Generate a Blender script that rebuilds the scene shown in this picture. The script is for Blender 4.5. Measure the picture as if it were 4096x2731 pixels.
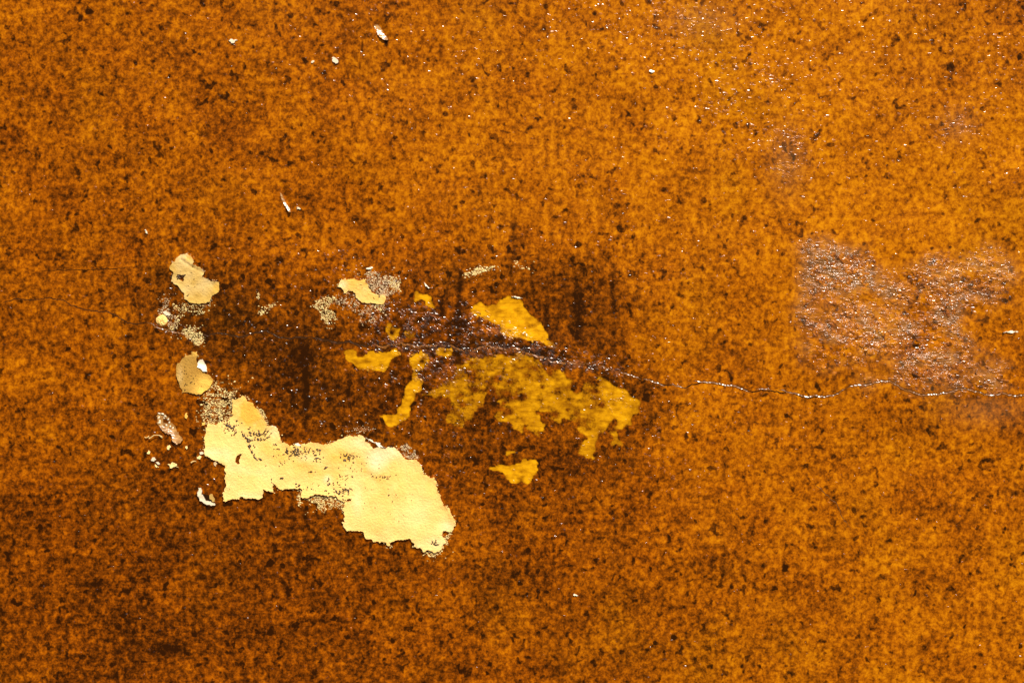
import bpy, math, random
import numpy as np
from mathutils import Vector
from mathutils.geometry import delaunay_2d_cdt

# ------------------------------------------------------------------ camera, sky, sun, exposure
for o in list(bpy.data.objects):
    bpy.data.objects.remove(o)
scene = bpy.context.scene
COL = scene.collection
W = 1.6                      # metres of wall across the picture
S = W / 4096.0               # metres per unit of the survey drawing of the wall
ZC = 1.45                    # height of the middle of the picture above the ground
cam_d = bpy.data.cameras.new('camera')
cam = bpy.data.objects.new('camera', cam_d)
COL.objects.link(cam)
cam_d.lens = 50.0
cam_d.sensor_width = 36.0
cam.location = (0.0, -W * 50.0 / 36.0, ZC)
cam.rotation_euler = (math.radians(90), 0, 0)
cam_d.clip_start = 0.05
cam_d.clip_end = 2000.0
scene.camera = cam

SUN_EL, SUN_AZ = math.radians(52), math.radians(24)      # azimuth: to the right of straight in front of the wall
to_sun = Vector((math.sin(SUN_AZ) * math.cos(SUN_EL), -math.cos(SUN_AZ) * math.cos(SUN_EL), math.sin(SUN_EL)))
world = bpy.data.worlds.new('World')
scene.world = world
world.use_nodes = True
wn = world.node_tree
sky = wn.nodes.new('ShaderNodeTexSky')
sky.sky_type = 'NISHITA'
sky.sun_disc = False
sky.sun_elevation = SUN_EL
sky.dust_density = 5.0
sky.ozone_density = 0.2
sky.air_density = 0.8
sky.sun_rotation = math.atan2(to_sun.x, to_sun.y)
wn.nodes['Background'].inputs['Strength'].default_value = 0.05
wn.links.new(sky.outputs['Color'], wn.nodes['Background'].inputs['Color'])
sun_d = bpy.data.lights.new('sun', 'SUN')
sun_d.energy = 4.6
sun_d.angle = math.radians(0.5)
sun_d.color = (1.0, 0.93, 0.82)
sun = bpy.data.objects.new('sun', sun_d)
COL.objects.link(sun)
sun.rotation_euler = to_sun.to_track_quat('Z', 'Y').to_euler()
sun.location = (1.5, -3.0, 5.0)
vs = scene.view_settings
vs.view_transform = 'Standard'
vs.look = 'None'
vs.gamma = 1.0
vs.exposure = 0.55
vs.use_curve_mapping = False

rng = np.random.default_rng(7)
random.seed(7)

# ------------------------------------------------------------------ helpers
def X(px): return (px - 2048.0) * S
def Z(py): return ZC - (py - 1365.5) * S

def tag(o, label=None, cat=None, group=None, kind=None):
    if label: o['label'] = label
    if cat: o['category'] = cat
    if group: o['group'] = group
    if kind: o['kind'] = kind
    return o

def mesh_obj(name, verts, faces, mat, parent=None, smooth=True, label=None, kind=None):
    me = bpy.data.meshes.new(name)
    me.from_pydata(verts, [], faces)
    me.update()
    if smooth and len(me.polygons):
        me.polygons.foreach_set('use_smooth', [True] * len(me.polygons))
    me.materials.append(mat)
    o = bpy.data.objects.new(name, me)
    COL.objects.link(o)
    if parent is not None:
        o.parent = parent
    return tag(o, label, kind=kind)

def tri_mesh(name, co, tris, mat, parent, attrs=None, smooth=True, label=None, kind=None, size=3):
    """fast mesh from arrays; tris is (n, size)"""
    me = bpy.data.meshes.new(name)
    n, m = len(co), len(tris)
    me.vertices.add(n)
    me.vertices.foreach_set('co', np.ascontiguousarray(co, np.float32).ravel())
    me.loops.add(m * size)
    me.loops.foreach_set('vertex_index', np.ascontiguousarray(tris, np.int32).ravel())
    me.polygons.add(m)
    me.polygons.foreach_set('loop_start', np.arange(0, m * size, size, dtype=np.int32))
    me.update(calc_edges=True)
    if smooth:
        me.polygons.foreach_set('use_smooth', np.ones(m, bool))
    for k, v in (attrs or {}).items():
        a = me.attributes.new(k, 'FLOAT', 'POINT')
        a.data.foreach_set('value', np.ascontiguousarray(v, np.float32).ravel())
    me.materials.append(mat)
    me.update()
    o = bpy.data.objects.new(name, me)
    COL.objects.link(o)
    if parent is not None:
        o.parent = parent
    return tag(o, label, kind=kind)

def inside(px, py, poly):
    poly = np.asarray(poly, float)
    r = np.zeros(px.shape, bool)
    j = len(poly) - 1
    for i in range(len(poly)):
        xi, yi = poly[i]; xj, yj = poly[j]
        if yi != yj:
            c = ((yi > py) != (yj > py)) & (px < (xj - xi) * (py - yi) / (yj - yi) + xi)
            r ^= c
        j = i
    return r

def rough_outline(poly, amp=0.16, minlen=5.0, seed=0, closed=True, cap=6.0):
    """torn edge: midpoint displacement of a traced outline"""
    r = random.Random(seed)
    pts = [tuple(map(float, p)) for p in poly]
    for _ in range(5):
        out = []
        n = len(pts)
        for i in range(n if closed else n - 1):
            a, b = pts[i], pts[(i + 1) % n]
            out.append(a)
            dx, dy = b[0] - a[0], b[1] - a[1]
            l = math.hypot(dx, dy)
            if l > minlen:
                k = r.gauss(0, amp)
                k = max(-cap / l, min(cap / l, k))
                out.append(((a[0] + b[0]) / 2 - dy * k, (a[1] + b[1]) / 2 + dx * k))
        if not closed:
            out.append(pts[-1])
        pts = out
    return pts

# ------------------------------------------------------------------ survey of the wall: the grid and its fields
GS = 5.0                                         # survey units between the grid's vertices (about 2 mm)
gx = np.arange(-320, 4096 + 321, GS)
gy = np.arange(-240, 2731 + 241, GS)
NX, NY = len(gx), len(gy)
PX, PY = np.meshgrid(gx, gy)

def blur(a, r):
    """gaussian blur through the FFT, r in survey units"""
    if r <= 0: return a
    fx = np.fft.rfftfreq(NX) ; fy = np.fft.fftfreq(NY)
    s = r / GS
    g = np.exp(-2 * (math.pi * s) ** 2 * (fx[None, :] ** 2 + fy[:, None] ** 2))
    return np.fft.irfft2(np.fft.rfft2(a) * g, s=a.shape)

def band(lx, ly, seed, ang=0.0):
    """smooth noise, unit variance, feature size lx by ly survey units, turned by ang degrees"""
    r = np.random.default_rng(seed)
    fx = np.fft.rfftfreq(NX, GS)[None, :] ; fy = np.fft.fftfreq(NY, GS)[:, None]
    c, s_ = math.cos(math.radians(ang)), math.sin(math.radians(ang))
    u = fx * c + fy * s_ ; v = -fx * s_ + fy * c
    q = (u * lx) ** 2 + (v * ly) ** 2
    g = np.exp(-q * 2.2) * np.sqrt(q + 1e-9)
    n = np.fft.irfft2(np.fft.rfft2(r.standard_normal((NY, NX))) * g, s=(NY, NX))
    return n / n.std()

def region(poly, soft, val=1.0, jag=0.0, seed=0):
    xs = [p[0] for p in poly]; ys = [p[1] for p in poly]
    m = np.zeros((NY, NX))
    i0, i1 = np.searchsorted(gx, [min(xs) - 40, max(xs) + 40]) ; j0, j1 = np.searchsorted(gy, [min(ys) - 40, max(ys) + 40])
    wx, wy = PX[j0:j1, i0:i1], PY[j0:j1, i0:i1]
    if jag:
        wx = wx + jag * JAGX[j0:j1, i0:i1]; wy = wy + jag * JAGY[j0:j1, i0:i1]
    m[j0:j1, i0:i1] = inside(wx, wy, poly)
    return blur(m, soft) * val

JAGX, JAGY = band(42, 42, 11), band(42, 42, 12)

def blob(x, y, rx, ry, val=1.0, ang=0.0):
    c, s_ = math.cos(math.radians(ang)), math.sin(math.radians(ang))
    u = ((PX - x) * c + (PY - y) * s_) / rx ; v = (-(PX - x) * s_ + (PY - y) * c) / ry
    return val * np.exp(-(u * u + v * v))

# broad tone: brown glaze differences plus light falloff to the lower left, painted in
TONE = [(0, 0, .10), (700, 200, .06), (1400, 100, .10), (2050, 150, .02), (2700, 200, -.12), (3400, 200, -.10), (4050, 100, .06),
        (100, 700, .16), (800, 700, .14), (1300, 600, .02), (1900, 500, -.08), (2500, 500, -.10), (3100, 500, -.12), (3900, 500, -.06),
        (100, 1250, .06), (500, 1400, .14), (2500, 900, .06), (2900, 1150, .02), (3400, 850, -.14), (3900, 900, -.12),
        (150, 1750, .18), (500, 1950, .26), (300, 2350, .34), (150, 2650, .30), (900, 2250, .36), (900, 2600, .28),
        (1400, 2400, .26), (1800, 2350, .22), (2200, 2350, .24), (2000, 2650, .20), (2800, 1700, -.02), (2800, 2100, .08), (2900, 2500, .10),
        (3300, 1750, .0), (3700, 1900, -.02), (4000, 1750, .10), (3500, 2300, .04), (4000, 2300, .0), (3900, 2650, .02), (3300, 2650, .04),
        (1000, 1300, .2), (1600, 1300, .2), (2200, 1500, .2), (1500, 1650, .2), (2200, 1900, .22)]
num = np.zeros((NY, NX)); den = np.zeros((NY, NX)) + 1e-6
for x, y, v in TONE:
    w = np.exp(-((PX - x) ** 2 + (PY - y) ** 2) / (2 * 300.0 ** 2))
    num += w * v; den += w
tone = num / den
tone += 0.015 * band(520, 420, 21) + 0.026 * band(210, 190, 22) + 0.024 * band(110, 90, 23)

# the damp, darkened zone round the damage; its upper edge is an old straight brush line
dark = np.zeros((NY, NX))
dark += region([(140, 1082), (530, 1070), (800, 1056), (1130, 1040), (1150, 1180), (1330, 1240), (1340, 1420), (1000, 1480), (700, 1400), (520, 1330), (330, 1180)], 7, .34) * (1 - blob(150, 1150, 190, 120))
dark += region([(560, 1080), (900, 1100), (1240, 1250), (1300, 1450), (1290, 1720), (1050, 1640), (860, 1520), (740, 1400), (600, 1300)], 45, .42)
dark += region([(2085, 1014), (2480, 1012), (2505, 1430), (2450, 1560), (2300, 1450), (2090, 1300)], 10, .40)
dark += region([(1700, 1060), (2100, 1020), (2480, 1100), (2500, 1480), (2640, 1560), (2640, 1720), (2560, 1850), (2300, 1900), (1950, 1890), (1700, 1800), (1460, 1740), (1250, 1700), (1150, 1450), (1280, 1260), (1600, 1180)], 50, .48)
dark += region([(1150, 1480), (1500, 1480), (1650, 1560), (1560, 1750), (1300, 1760), (1120, 1730)], 40, .2)
dark += region([(1660, 1780), (2300, 1880), (2560, 1850), (2450, 2000), (1950, 2080), (1780, 1980)], 60, .22)
dark += region([(560, 1850), (900, 1870), (880, 2020), (1200, 2060), (1700, 2250), (1500, 2300), (900, 2120), (560, 2050)], 55, .2)
dark += blob(3500, 1470, 75, 42, .5) + blob(925, 1270, 90, 60, .28) + blob(2330, 1130, 90, 100, .15)
dark *= .55
dark += blob(1000, 1290, 260, 110, .30) + blob(1130, 1480, 200, 120, .14) + blob(1250, 1420, 160, 70, .15)
for x, y, rx, ry, v in [(1520, 1384, 60, 9, .5), (1640, 1378, 70, 11, .5), (1760, 1384, 80, 13, .6), (1850, 1404, 70, 20, .5), (1960, 1372, 70, 12, .5), (2060, 1384, 80, 14, .6), (2150, 1412, 70, 20, .6), (2230, 1436, 60, 20, .55), (2320, 1462, 70, 14, .4),
                        (1400, 1370, 70, 8, .3), (1950, 1345, 90, 18, .4), (1830, 1285, 30, 40, .4), (1700, 1300, 120, 60, .25), (680, 1215, 40, 50, .3), (760, 1300, 60, 40, .25), (640, 1320, 70, 14, .3)]:
    dark += blob(x, y, rx, ry, v)
for x, y, rx, ry, v in [(690, 2590, 46, 24, 1.0), (530, 2570, 24, 12, .6), (640, 2610, 30, 20, .7), (512, 56, 15, 9, 1.1), (690, 54, 22, 9, 1.0), (728, 66, 10, 8, .8), (1000, 102, 16, 8, 1.0), (262, 200, 14, 9, .8), (313, 197, 12, 9, 1.0), (80, 422, 9, 14, 1.1), (318, 280, 12, 10, .6), (475, 630, 16, 8, 1.0), (892, 720, 11, 8, 1.1), (75, 664, 14, 8, 1.0), (2980, 805, 12, 12, 1.0), (2470, 820, 12, 11, .8), (2125, 510, 12, 10, .8), (3145, 2265, 10, 22, 1.0), (3215, 2305, 12, 10, .9), (3172, 2695, 16, 14, 1.2), (3550, 2160, 12, 11, 1.2), (3458, 2102, 14, 12, 1.0), (3332, 2152, 9, 12, 1.0), (3430, 2228, 10, 12, .9), (3825, 2030, 12, 14, .9), (3870, 2040, 10, 12, .6), (4065, 1970, 30, 10, 1.0), (3330, 2000, 12, 10, 1.0), (2050, 2290, 10, 8, 1.0), (2185, 2300, 7, 14, 1.1), (2110, 2285, 9, 12, .9), (1900, 2290, 9, 7, .9), (2250, 2295, 10, 10, .7), (1455, 2330, 14, 8, .5), (235, 2000, 14, 16, .8), (265, 2240, 10, 9, .8), (525, 2325, 8, 12, .9), (1055, 2565, 12, 40, .5), (2820, 690, 7, 9, .8), (1920, 780, 12, 12, .9), (2055, 900, 16, 14, .6), (2480, 820, 12, 9, .7), (2660, 885, 14, 9, .8), (380, 2320, 16, 30, .4), (400, 2350, 40, 30, .4), (2560, 1560, 45, 40, .55), (2600, 1655, 26, 22, .35), (2470, 1530, 26, 22, .4), (1715, 1540, 45, 60, .4),
                        (1850, 1420, 60, 45, .4), (2150, 1415, 110, 24, .5, ), (1990, 1370, 60, 22, .45), (3520, 1470, 80, 50, .3), (3610, 1410, 60, 40, .25),
                        (2030, 1600, 55, 20, .25), (1960, 1620, 40, 50, .35), (3920, 1140, 50, 55, .35), (660, 1110, 26, 50, .3), (770, 1240, 30, 22, .5),
                        (720, 1530, 30, 60, .12), (1630, 2168, 40, 18, .3), (1640, 2205, 80, 20, .2), (4075, 1965, 30, 14, .4)]:  # dark in the large patch's lower notch is its edge shadow, painted
    dark += blob(x, y, rx, ry, v)
# runs of dark glaze
RUNS = [(514, 1290, 1560, 12, .34), (385, 1430, 1500, 9, .2), (1222, 1340, 1700, 14, .42), (1230, 1560, 1690, 12, .3), (1838, 1100, 1250, 12, .55), (1832, 1240, 1330, 14, .5),
        (2055, 860, 1050, 10, .4), (2050, 1040, 1140, 12, .45), (2185, 1200, 1380, 11, .4), (2310, 1140, 1390, 13, .5), (2300, 1200, 1290, 12, .35), (2455, 1060, 1420, 9, .3),
        (2130, 1050, 1200, 9, .25), (2495, 1250, 1500, 9, .25), (3160, 1080, 1500, 6, .2), (3665, 1110, 1230, 9, .4), (3640, 1220, 1320, 9, .25), (1395, 1540, 1600, 12, .35),
        (2105, 1130, 1180, 8, .25), (1730, 1110, 1135, 7, .4), (270, 1600, 1720, 9, .18), (460, 1880, 2050, 9, .2), (1460, 2360, 2450, 3, .45), (1905, 2375, 2450, 2.5, .6),
        (3430, 450, 620, 8, .12), (2950, 60, 160, 7, .3), (3135, 2230, 2310, 8, .5), (3420, 2600, 2700, 14, .25), (1290, 480, 560, 8, .12), (3180, 2300, 2420, 10, .15)]
for x, y0, y1, w_, v in RUNS:
    wob = 5 * np.sin(PY / 37.0 + x)
    dark += 1.75 * v * np.exp(-((PX - x - .6 * wob) / (.85 * w_)) ** 2) / (1 + np.exp(-(PY - y0) / 14.0)) / (1 + np.exp((PY - y1) / 18.0))
for x0, y0, x1, y1, w_, v in [(3570, 2040, 3820, 2025, 6, .35), (740, 300, 830, 305, 5, .2), (880, 302, 1040, 306, 5, .25), (940, 750, 1060, 768, 11, .18), (1100, 1040, 1130, 1040, 6, .3),
                              (570, 2340, 600, 2180, 3, .25), (650, 2320, 672, 2230, 3, .25), (770, 1915, 800, 1965, 5, .4), (2050, 508, 2120, 516, 8, .35)]:
    L = math.hypot(x1 - x0, y1 - y0); ux, uy = (x1 - x0) / L, (y1 - y0) / L
    t = (PX - x0) * ux + (PY - y0) * uy; d = -(PX - x0) * uy + (PY - y0) * ux
    dark += v * np.exp(-(d / w_) ** 2) * (t > 0) * (t < L)
dark = np.clip(dark, 0, 1.3)

# yellow undercoat showing where the brown glaze has washed off
YELLOW = [
 ('small hooked yellow patch right of the middle cream flake', .85, [(1650,1205),(1659,1171),(1674,1165),(1693,1176),(1711,1178),(1725,1190),(1728,1214),(1739,1230),(1733,1237),(1717,1234),(1705,1220),(1702,1205),(1684,1196),(1668,1202)]),
 ('yellow wing-shaped patch just above the long crack', .95, [(1877,1239),(1892,1220),(1910,1214),(1925,1213),(1941,1223),(1956,1227),(1981,1220),(1999,1208),(2000,1193),(2030,1187),(2072,1194),(2094,1204),(2091,1214),(2094,1230),(2115,1242),(2118,1257),(2146,1272),(2152,1291),(2170,1297),(2170,1328),(2186,1340),(2192,1358),(2219,1367),(2222,1395),(2201,1386),(2155,1362),(2109,1362),(2048,1350),(1990,1330),(2002,1306),(1971,1291),(1925,1263),(1883,1251)]),
 ('yellow boat-shaped patch with a notch in its top, below the long crack', .9, [(1376,1409),(1393,1398),(1427,1403),(1432,1429),(1448,1429),(1462,1409),(1488,1399),(1511,1406),(1545,1406),(1568,1393),(1588,1393),(1605,1409),(1594,1423),(1568,1446),(1555,1469),(1534,1481),(1502,1482),(1465,1478),(1436,1478),(1416,1472),(1407,1443),(1384,1429)]),
 ('tall narrow yellow patch ending in a foot to the left', .85, [(1643,1438),(1648,1412),(1671,1402),(1700,1406),(1714,1423),(1709,1452),(1700,1472),(1684,1480),(1677,1501),(1683,1524),(1680,1558),(1666,1587),(1651,1610),(1637,1630),(1637,1662),(1617,1682),(1594,1696),(1562,1702),(1539,1696),(1534,1673),(1522,1664),(1551,1656),(1585,1653),(1588,1630),(1605,1616),(1605,1596),(1620,1581),(1620,1558),(1634,1532),(1654,1518),(1654,1489),(1637,1455)]),
 ('small upright yellow patch above the long crack', .65, [(1545,1290),(1565,1288),(1570,1305),(1600,1315),(1595,1340),(1580,1358),(1560,1355),(1550,1330)]),
 ('faint round yellow patch above the long crack', .5, [(1618,1325),(1640,1318),(1658,1330),(1655,1350),(1640,1360),(1625,1345)]),
 ('dull yellow patch touching the underside of the long crack', .6, [(1746,1392),(1780,1388),(1810,1395),(1800,1420),(1775,1428),(1748,1420)]),
 ('large ragged yellow patch with drips hanging from its right end', .50, [(1838,1461),(1864,1442),(1895,1427),(1933,1415),(1994,1415),(2052,1407),(2082,1423),(2148,1427),(2174,1450),(2193,1495),(2216,1469),(2247,1484),(2284,1522),(2288,1557),(2315,1564),(2338,1538),(2368,1518),(2418,1513),(2456,1534),(2483,1553),(2521,1572),(2537,1591),(2558,1599),(2558,1618),(2544,1645),(2533,1675),(2514,1698),(2487,1717),(2479,1744),(2473,1779),(2452,1779),(2449,1756),(2433,1740),(2445,1721),(2468,1710),(2464,1691),(2437,1694),(2418,1721),(2399,1744),(2383,1771),(2383,1802),(2395,1825),(2383,1836),(2357,1828),(2338,1832),(2318,1809),(2326,1782),(2341,1759),(2338,1733),(2311,1706),(2303,1683),(2280,1683),(2265,1675),(2242,1702),(2219,1694),(2216,1687),(2197,1648),(2151,1652),(2159,1675),(2186,1694),(2182,1717),(2159,1729),(2151,1752),(2121,1733),(2117,1706),(2098,1710),(2079,1725),(2052,1717),(2033,1698),(2006,1694),(1979,1679),(1964,1656),(1994,1648),(2010,1625),(1991,1599),(2033,1599),(2056,1583),(2090,1568),(2052,1572),(2010,1590),(1968,1564),(1941,1587),(1926,1625),(1903,1648),(1876,1679),(1864,1702),(1826,1713),(1799,1710),(1788,1687),(1788,1648),(1792,1610),(1765,1587),(1727,1595),(1696,1580),(1727,1549),(1765,1534),(1815,1518),(1822,1484)]),
 ('bright yellow fish-shaped patch right of the large cream patch', 1.0, [(1958,1865),(1981,1865),(2006,1861),(2019,1869),(2044,1861),(2078,1848),(2088,1836),(2103,1828),(2108,1841),(2118,1846),(2131,1836),(2141,1832),(2152,1846),(2149,1874),(2144,1897),(2136,1912),(2118,1928),(2098,1930),(2057,1935),(2039,1933),(2032,1912),(2016,1902),(2011,1892),(1991,1884),(1963,1877)]),
 ('little yellow dash above the bright yellow fish-shaped patch', .7, [(2024,1805),(2050,1803),(2064,1808),(2062,1816),(2045,1815),(2030,1820)]),
]
yellow = np.zeros((NY, NX))
ymasks = []
for i, (lab, v, poly) in enumerate(YELLOW):
    big = len(poly) > 50
    m = region(poly, 2.5 if not big else 3.2, 1.0, jag=3.5 if not big else 8.0)
    ymasks.append(m)
    yellow = np.maximum(yellow, m * v)
yellow = np.maximum(yellow, region([(880,1865),(900,1860),(903,1930),(897,1960),(860,1985),(845,1960),(838,1900),(850,1850)], 9, .16))
yellow *= np.clip(1.0 + .16 * band(90, 60, 31) + .15 * band(40, 26, 32), .2, 1.3)
yellow += (blob(2490, 1640, 80, 110, .36, 20) + blob(2120, 1690, 120, 60, .22) + blob(2250, 1560, 120, 80, .16) + blob(2350, 1790, 40, 60, .35)) * ymasks[7]
for x, y, r in [(1990, 1517, 18), (1885, 1510, 22), (2405, 1620, 17), (2300, 1548, 24), (1900, 1560, 10), (2170, 1548, 9), (1884, 1450, 9), (2218, 1660, 20), (2090, 1585, 16),
                (1850, 1620, 14), (2270, 1640, 8), (2030, 1640, 15), (2240, 1720, 9), (2450, 1715, 16), (1568, 1330, 9), (1585, 1300, 9)]:
    yellow *= 1 - blob(x, y, r, r * .9, .8)
yellow = np.clip(yellow, 0, 1)

# crinkled, blistered glossy varnish
WR_RIGHT = [(3190,990),(3250,972),(3440,985),(3492,1012),(3484,1080),(3560,1118),(3640,1106),(3668,1050),(3760,1022),(3850,1040),(3900,1005),(3980,1000),(4050,1050),(4092,1110),(4080,1185),(3990,1195),(3930,1210),(3880,1290),(3910,1400),(4000,1450),(4060,1530),(4040,1562),(3780,1566),(3600,1562),(3560,1522),(3470,1528),(3425,1540),(3412,1430),(3330,1480),(3215,1420),(3180,1300),(3205,1150)]
WR_MID = [(1500,1235),(1640,1222),(1790,1240),(1880,1244),(2000,1300),(2120,1330),(2220,1385),(2300,1400),(2420,1410),(2450,1466),(2330,1462),(2250,1452),(2150,1428),(1980,1425),(1890,1440),(1850,1480),(1770,1560),(1700,1566),(1650,1500),(1620,1420),(1480,1392),(1440,1320)]
m_right = region(WR_RIGHT, 20, 1.0, jag=20)
m_mid = region(WR_MID, 16, 1.0, jag=9)
wr = m_right * np.clip(.72 + .25 * band(110, 70, 41), .25, 1.25)
wr *= 1 - blob(3500, 1470, 75, 45, .95) - blob(3280, 1230, 60, 60, .5) - blob(3650, 1200, 14, 80, .7) - blob(3560, 1330, 45, 30, .25)
wr += .45 * m_right * (blob(3420, 1080, 150, 60, 1, 10) + blob(3480, 1340, 190, 60, .9, 12) + blob(3780, 1140, 120, 90, .6) + blob(3720, 1500, 130, 50, .7))
wr = np.maximum(wr, m_mid * np.clip(.42 + .22 * band(90, 50, 42), .1, .9))
for x, y, rx, ry, v, a in [(2840, 440, 60, 30, .5, 20), (3080, 290, 55, 45, .6, 0), (2870, 420, 70, 40, .45, 25), (3030, 520, 110, 50, .5, 25), (3180, 560, 50, 60, .6, 0), (3140, 680, 70, 40, .6, 20),
                           (3820, 500, 80, 60, .5, 0), (2780, 110, 110, 70, .4, 0), (2480, 110, 60, 70, .3, 0), (2650, 40, 150, 50, .4, 0), (2330, 15, 60, 25, .5, 0),
                           (1540, 1500, 100, 60, .5, 10), (1700, 1460, 70, 90, .5, 0), (1950, 1500, 160, 70, .35, 0), (2020, 1720, 120, 45, .35, 25), (2470, 1590, 80, 60, .5, 20),
                           (2600, 1700, 40, 60, .45, 60), (2650, 1860, 50, 40, .4, 40), (1350, 1060, 80, 40, .42, 15), (1500, 1290, 100, 60, .6, 10), (1760, 1830, 120, 60, .3, 20),
                           (680, 1230, 40, 50, .6, 0), (880, 1260, 60, 40, .2, 0), (1420, 1720, 120, 40, .35, 10), (1700, 1960, 90, 60, .28, 40), (2350, 1440, 90, 30, .8, 15),
                           (1120, 1200, 40, 30, .35, 30), (1140, 1560, 70, 60, .2, 30), (3960, 1860, 110, 50, .18, 30), (3700, 780, 160, 60, .2, 10), (1220, 1530, 80, 60, .3, 20)]:
    wr = np.maximum(wr, blob(x, y, rx, ry, v, a) * np.clip(.9 + .45 * band(60, 36, 43), 0, 1.6))
wr = np.clip(wr, 0, 1.3)
glint = np.clip(.05 + .55 * np.clip((PX - 1500) / 2200, 0, 1) * np.clip((1000 - PY) / 700, 0, 1) + .30 * np.clip((1500 - np.abs(PX - 2000)) / 900, 0, 1) * np.clip((700 - np.abs(PY - 1400)) / 400, 0, 1)
                + .6 * blob(2700, 100, 450, 200) + .5 * blob(3050, 500, 250, 280) + .25 * blob(1600, 200, 500, 260), 0, 1)

# relief of the wall, millimetres towards the viewer
H = .55 * band(420, 300, 51) + .16 * band(150, 100, 52) + .05 * band(46, 34, 53)
H += wr * (.20 * band(52, 24, 54, 17) + .10 * band(30, 15, 55, 17))
H += m_right * (.38 * band(84, 40, 57, 17) + .2 * band(44, 20, 58, 17))
H -= .35 * np.clip(yellow * 1.2, 0, 1)
lump = blur((m_mid > .5) * 1.0, 45)
H += 1.6 * lump + 1.2 * blur(m_right, 50)
def gouge(x0, y0, x1, y1, w_, depth):
    global H
    L = math.hypot(x1 - x0, y1 - y0); ux, uy = (x1 - x0) / L, (y1 - y0) / L
    t = ((PX - x0) * ux + (PY - y0) * uy) / L; d = (-(PX - x0) * uy + (PY - y0) * ux) / w_
    prof = np.clip(1 - (2 * t - 1) ** 2, 0, 1) * np.exp(-d * d)
    H = H - depth * prof
gouge(1498, 72, 1556, 172, 20, 3.2)
gouge(1116, 722, 1168, 850, 11, 2.0)
gouge(640, 1640, 742, 1785, 24, 2.0)
for x, y, r, d in [(510, 56, 14, 1.2), (690, 52, 14, .8), (80, 425, 11, 1.2), (298, 198, 10, .6)]:
    H -= blob(x, y, r, r * .7, d)
edge = np.clip(np.minimum.reduce([PX - gx[0], gx[-1] - PX, PY - gy[0], gy[-1] - PY]) / 120.0, 0, 1)
H *= edge
def height(px, py):
    fx = np.clip((np.asarray(px, float) - gx[0]) / GS, 0, NX - 1.001); fy = np.clip((np.asarray(py, float) - gy[0]) / GS, 0, NY - 1.001)
    i, j = fx.astype(int), fy.astype(int); a, b = fx - i, fy - j
    return (H[j, i] * (1 - a) + H[j, i + 1] * a) * (1 - b) + (H[j + 1, i] * (1 - a) + H[j + 1, i + 1] * a) * b

# ------------------------------------------------------------------ materials
class NT:
    def __init__(self, name):
        self.m = bpy.data.materials.new(name); self.m.use_nodes = True
        self.t = self.m.node_tree; self.b = self.t.nodes['Principled BSDF']
    def n(self, kind, **kw):
        nd = self.t.nodes.new(kind)
        for k, v in kw.items(): setattr(nd, k, v)
        return nd
    def l(self, a, b): self.t.links.new(a, b)
    def val(self, x, sock):
        if isinstance(x, (int, float)): sock.default_value = x
        else: self.l(x, sock)
    def math(self, op, a, b=0.0, c=None, clamp=False):
        nd = self.n('ShaderNodeMath', operation=op, use_clamp=clamp)
        self.val(a, nd.inputs[0]); self.val(b, nd.inputs[1])
        if c is not None: self.val(c, nd.inputs[2])
        return nd.outputs[0]
    def rng(self, x, a, b, c=0.0, d=1.0, smooth=False):
        nd = self.n('ShaderNodeMapRange', interpolation_type='SMOOTHSTEP' if smooth else 'LINEAR')
        self.val(x, nd.inputs[0])
        for k, v in zip((1, 2, 3, 4), (a, b, c, d)): self.val(v, nd.inputs[k])
        return nd.outputs[0]
    def attr(self, name): return self.n('ShaderNodeAttribute', attribute_name=name).outputs['Fac']
    def coords(self, rot=0.0, sx=1.0, sz=1.0, off=0.0):
        tc = self.n('ShaderNodeTexCoord'); mp = self.n('ShaderNodeMapping')
        self.l(tc.outputs['Object'], mp.inputs[0])
        mp.inputs['Rotation'].default_value = (0, math.radians(rot), 0)
        mp.inputs['Scale'].default_value = (sx, 1.0, sz)
        mp.inputs['Location'].default_value = (off, off * .37, off * 1.7)
        return mp.outputs[0]
    def noise(self, co, scale, detail=2.0, rough=.5, dist=0.0):
        nd = self.n('ShaderNodeTexNoise')
        self.l(co, nd.inputs['Vector'])
        nd.inputs['Scale'].default_value = scale; nd.inputs['Detail'].default_value = detail
        nd.inputs['Roughness'].default_value = rough; nd.inputs['Distortion'].default_value = dist
        return nd.outputs['Fac']
    def ramp(self, fac, stops):
        nd = self.n('ShaderNodeValToRGB'); cr = nd.color_ramp
        while len(cr.elements) < len(stops): cr.elements.new(.5)
        for e, (p, c) in zip(cr.elements, stops): e.position = p; e.color = (*c, 1)
        self.val(fac, nd.inputs[0]); return nd.outputs[0]
    def mix(self, fac, a, b, mode='MIX'):
        nd = self.n('ShaderNodeMix', data_type='RGBA', blend_type=mode)
        self.val(fac, nd.inputs[0])
        for s_, v in ((6, a), (7, b)):
            if isinstance(v, tuple): nd.inputs[s_].default_value = (*v, 1)
            else: self.l(v, nd.inputs[s_])
        return nd.outputs[2]

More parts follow.
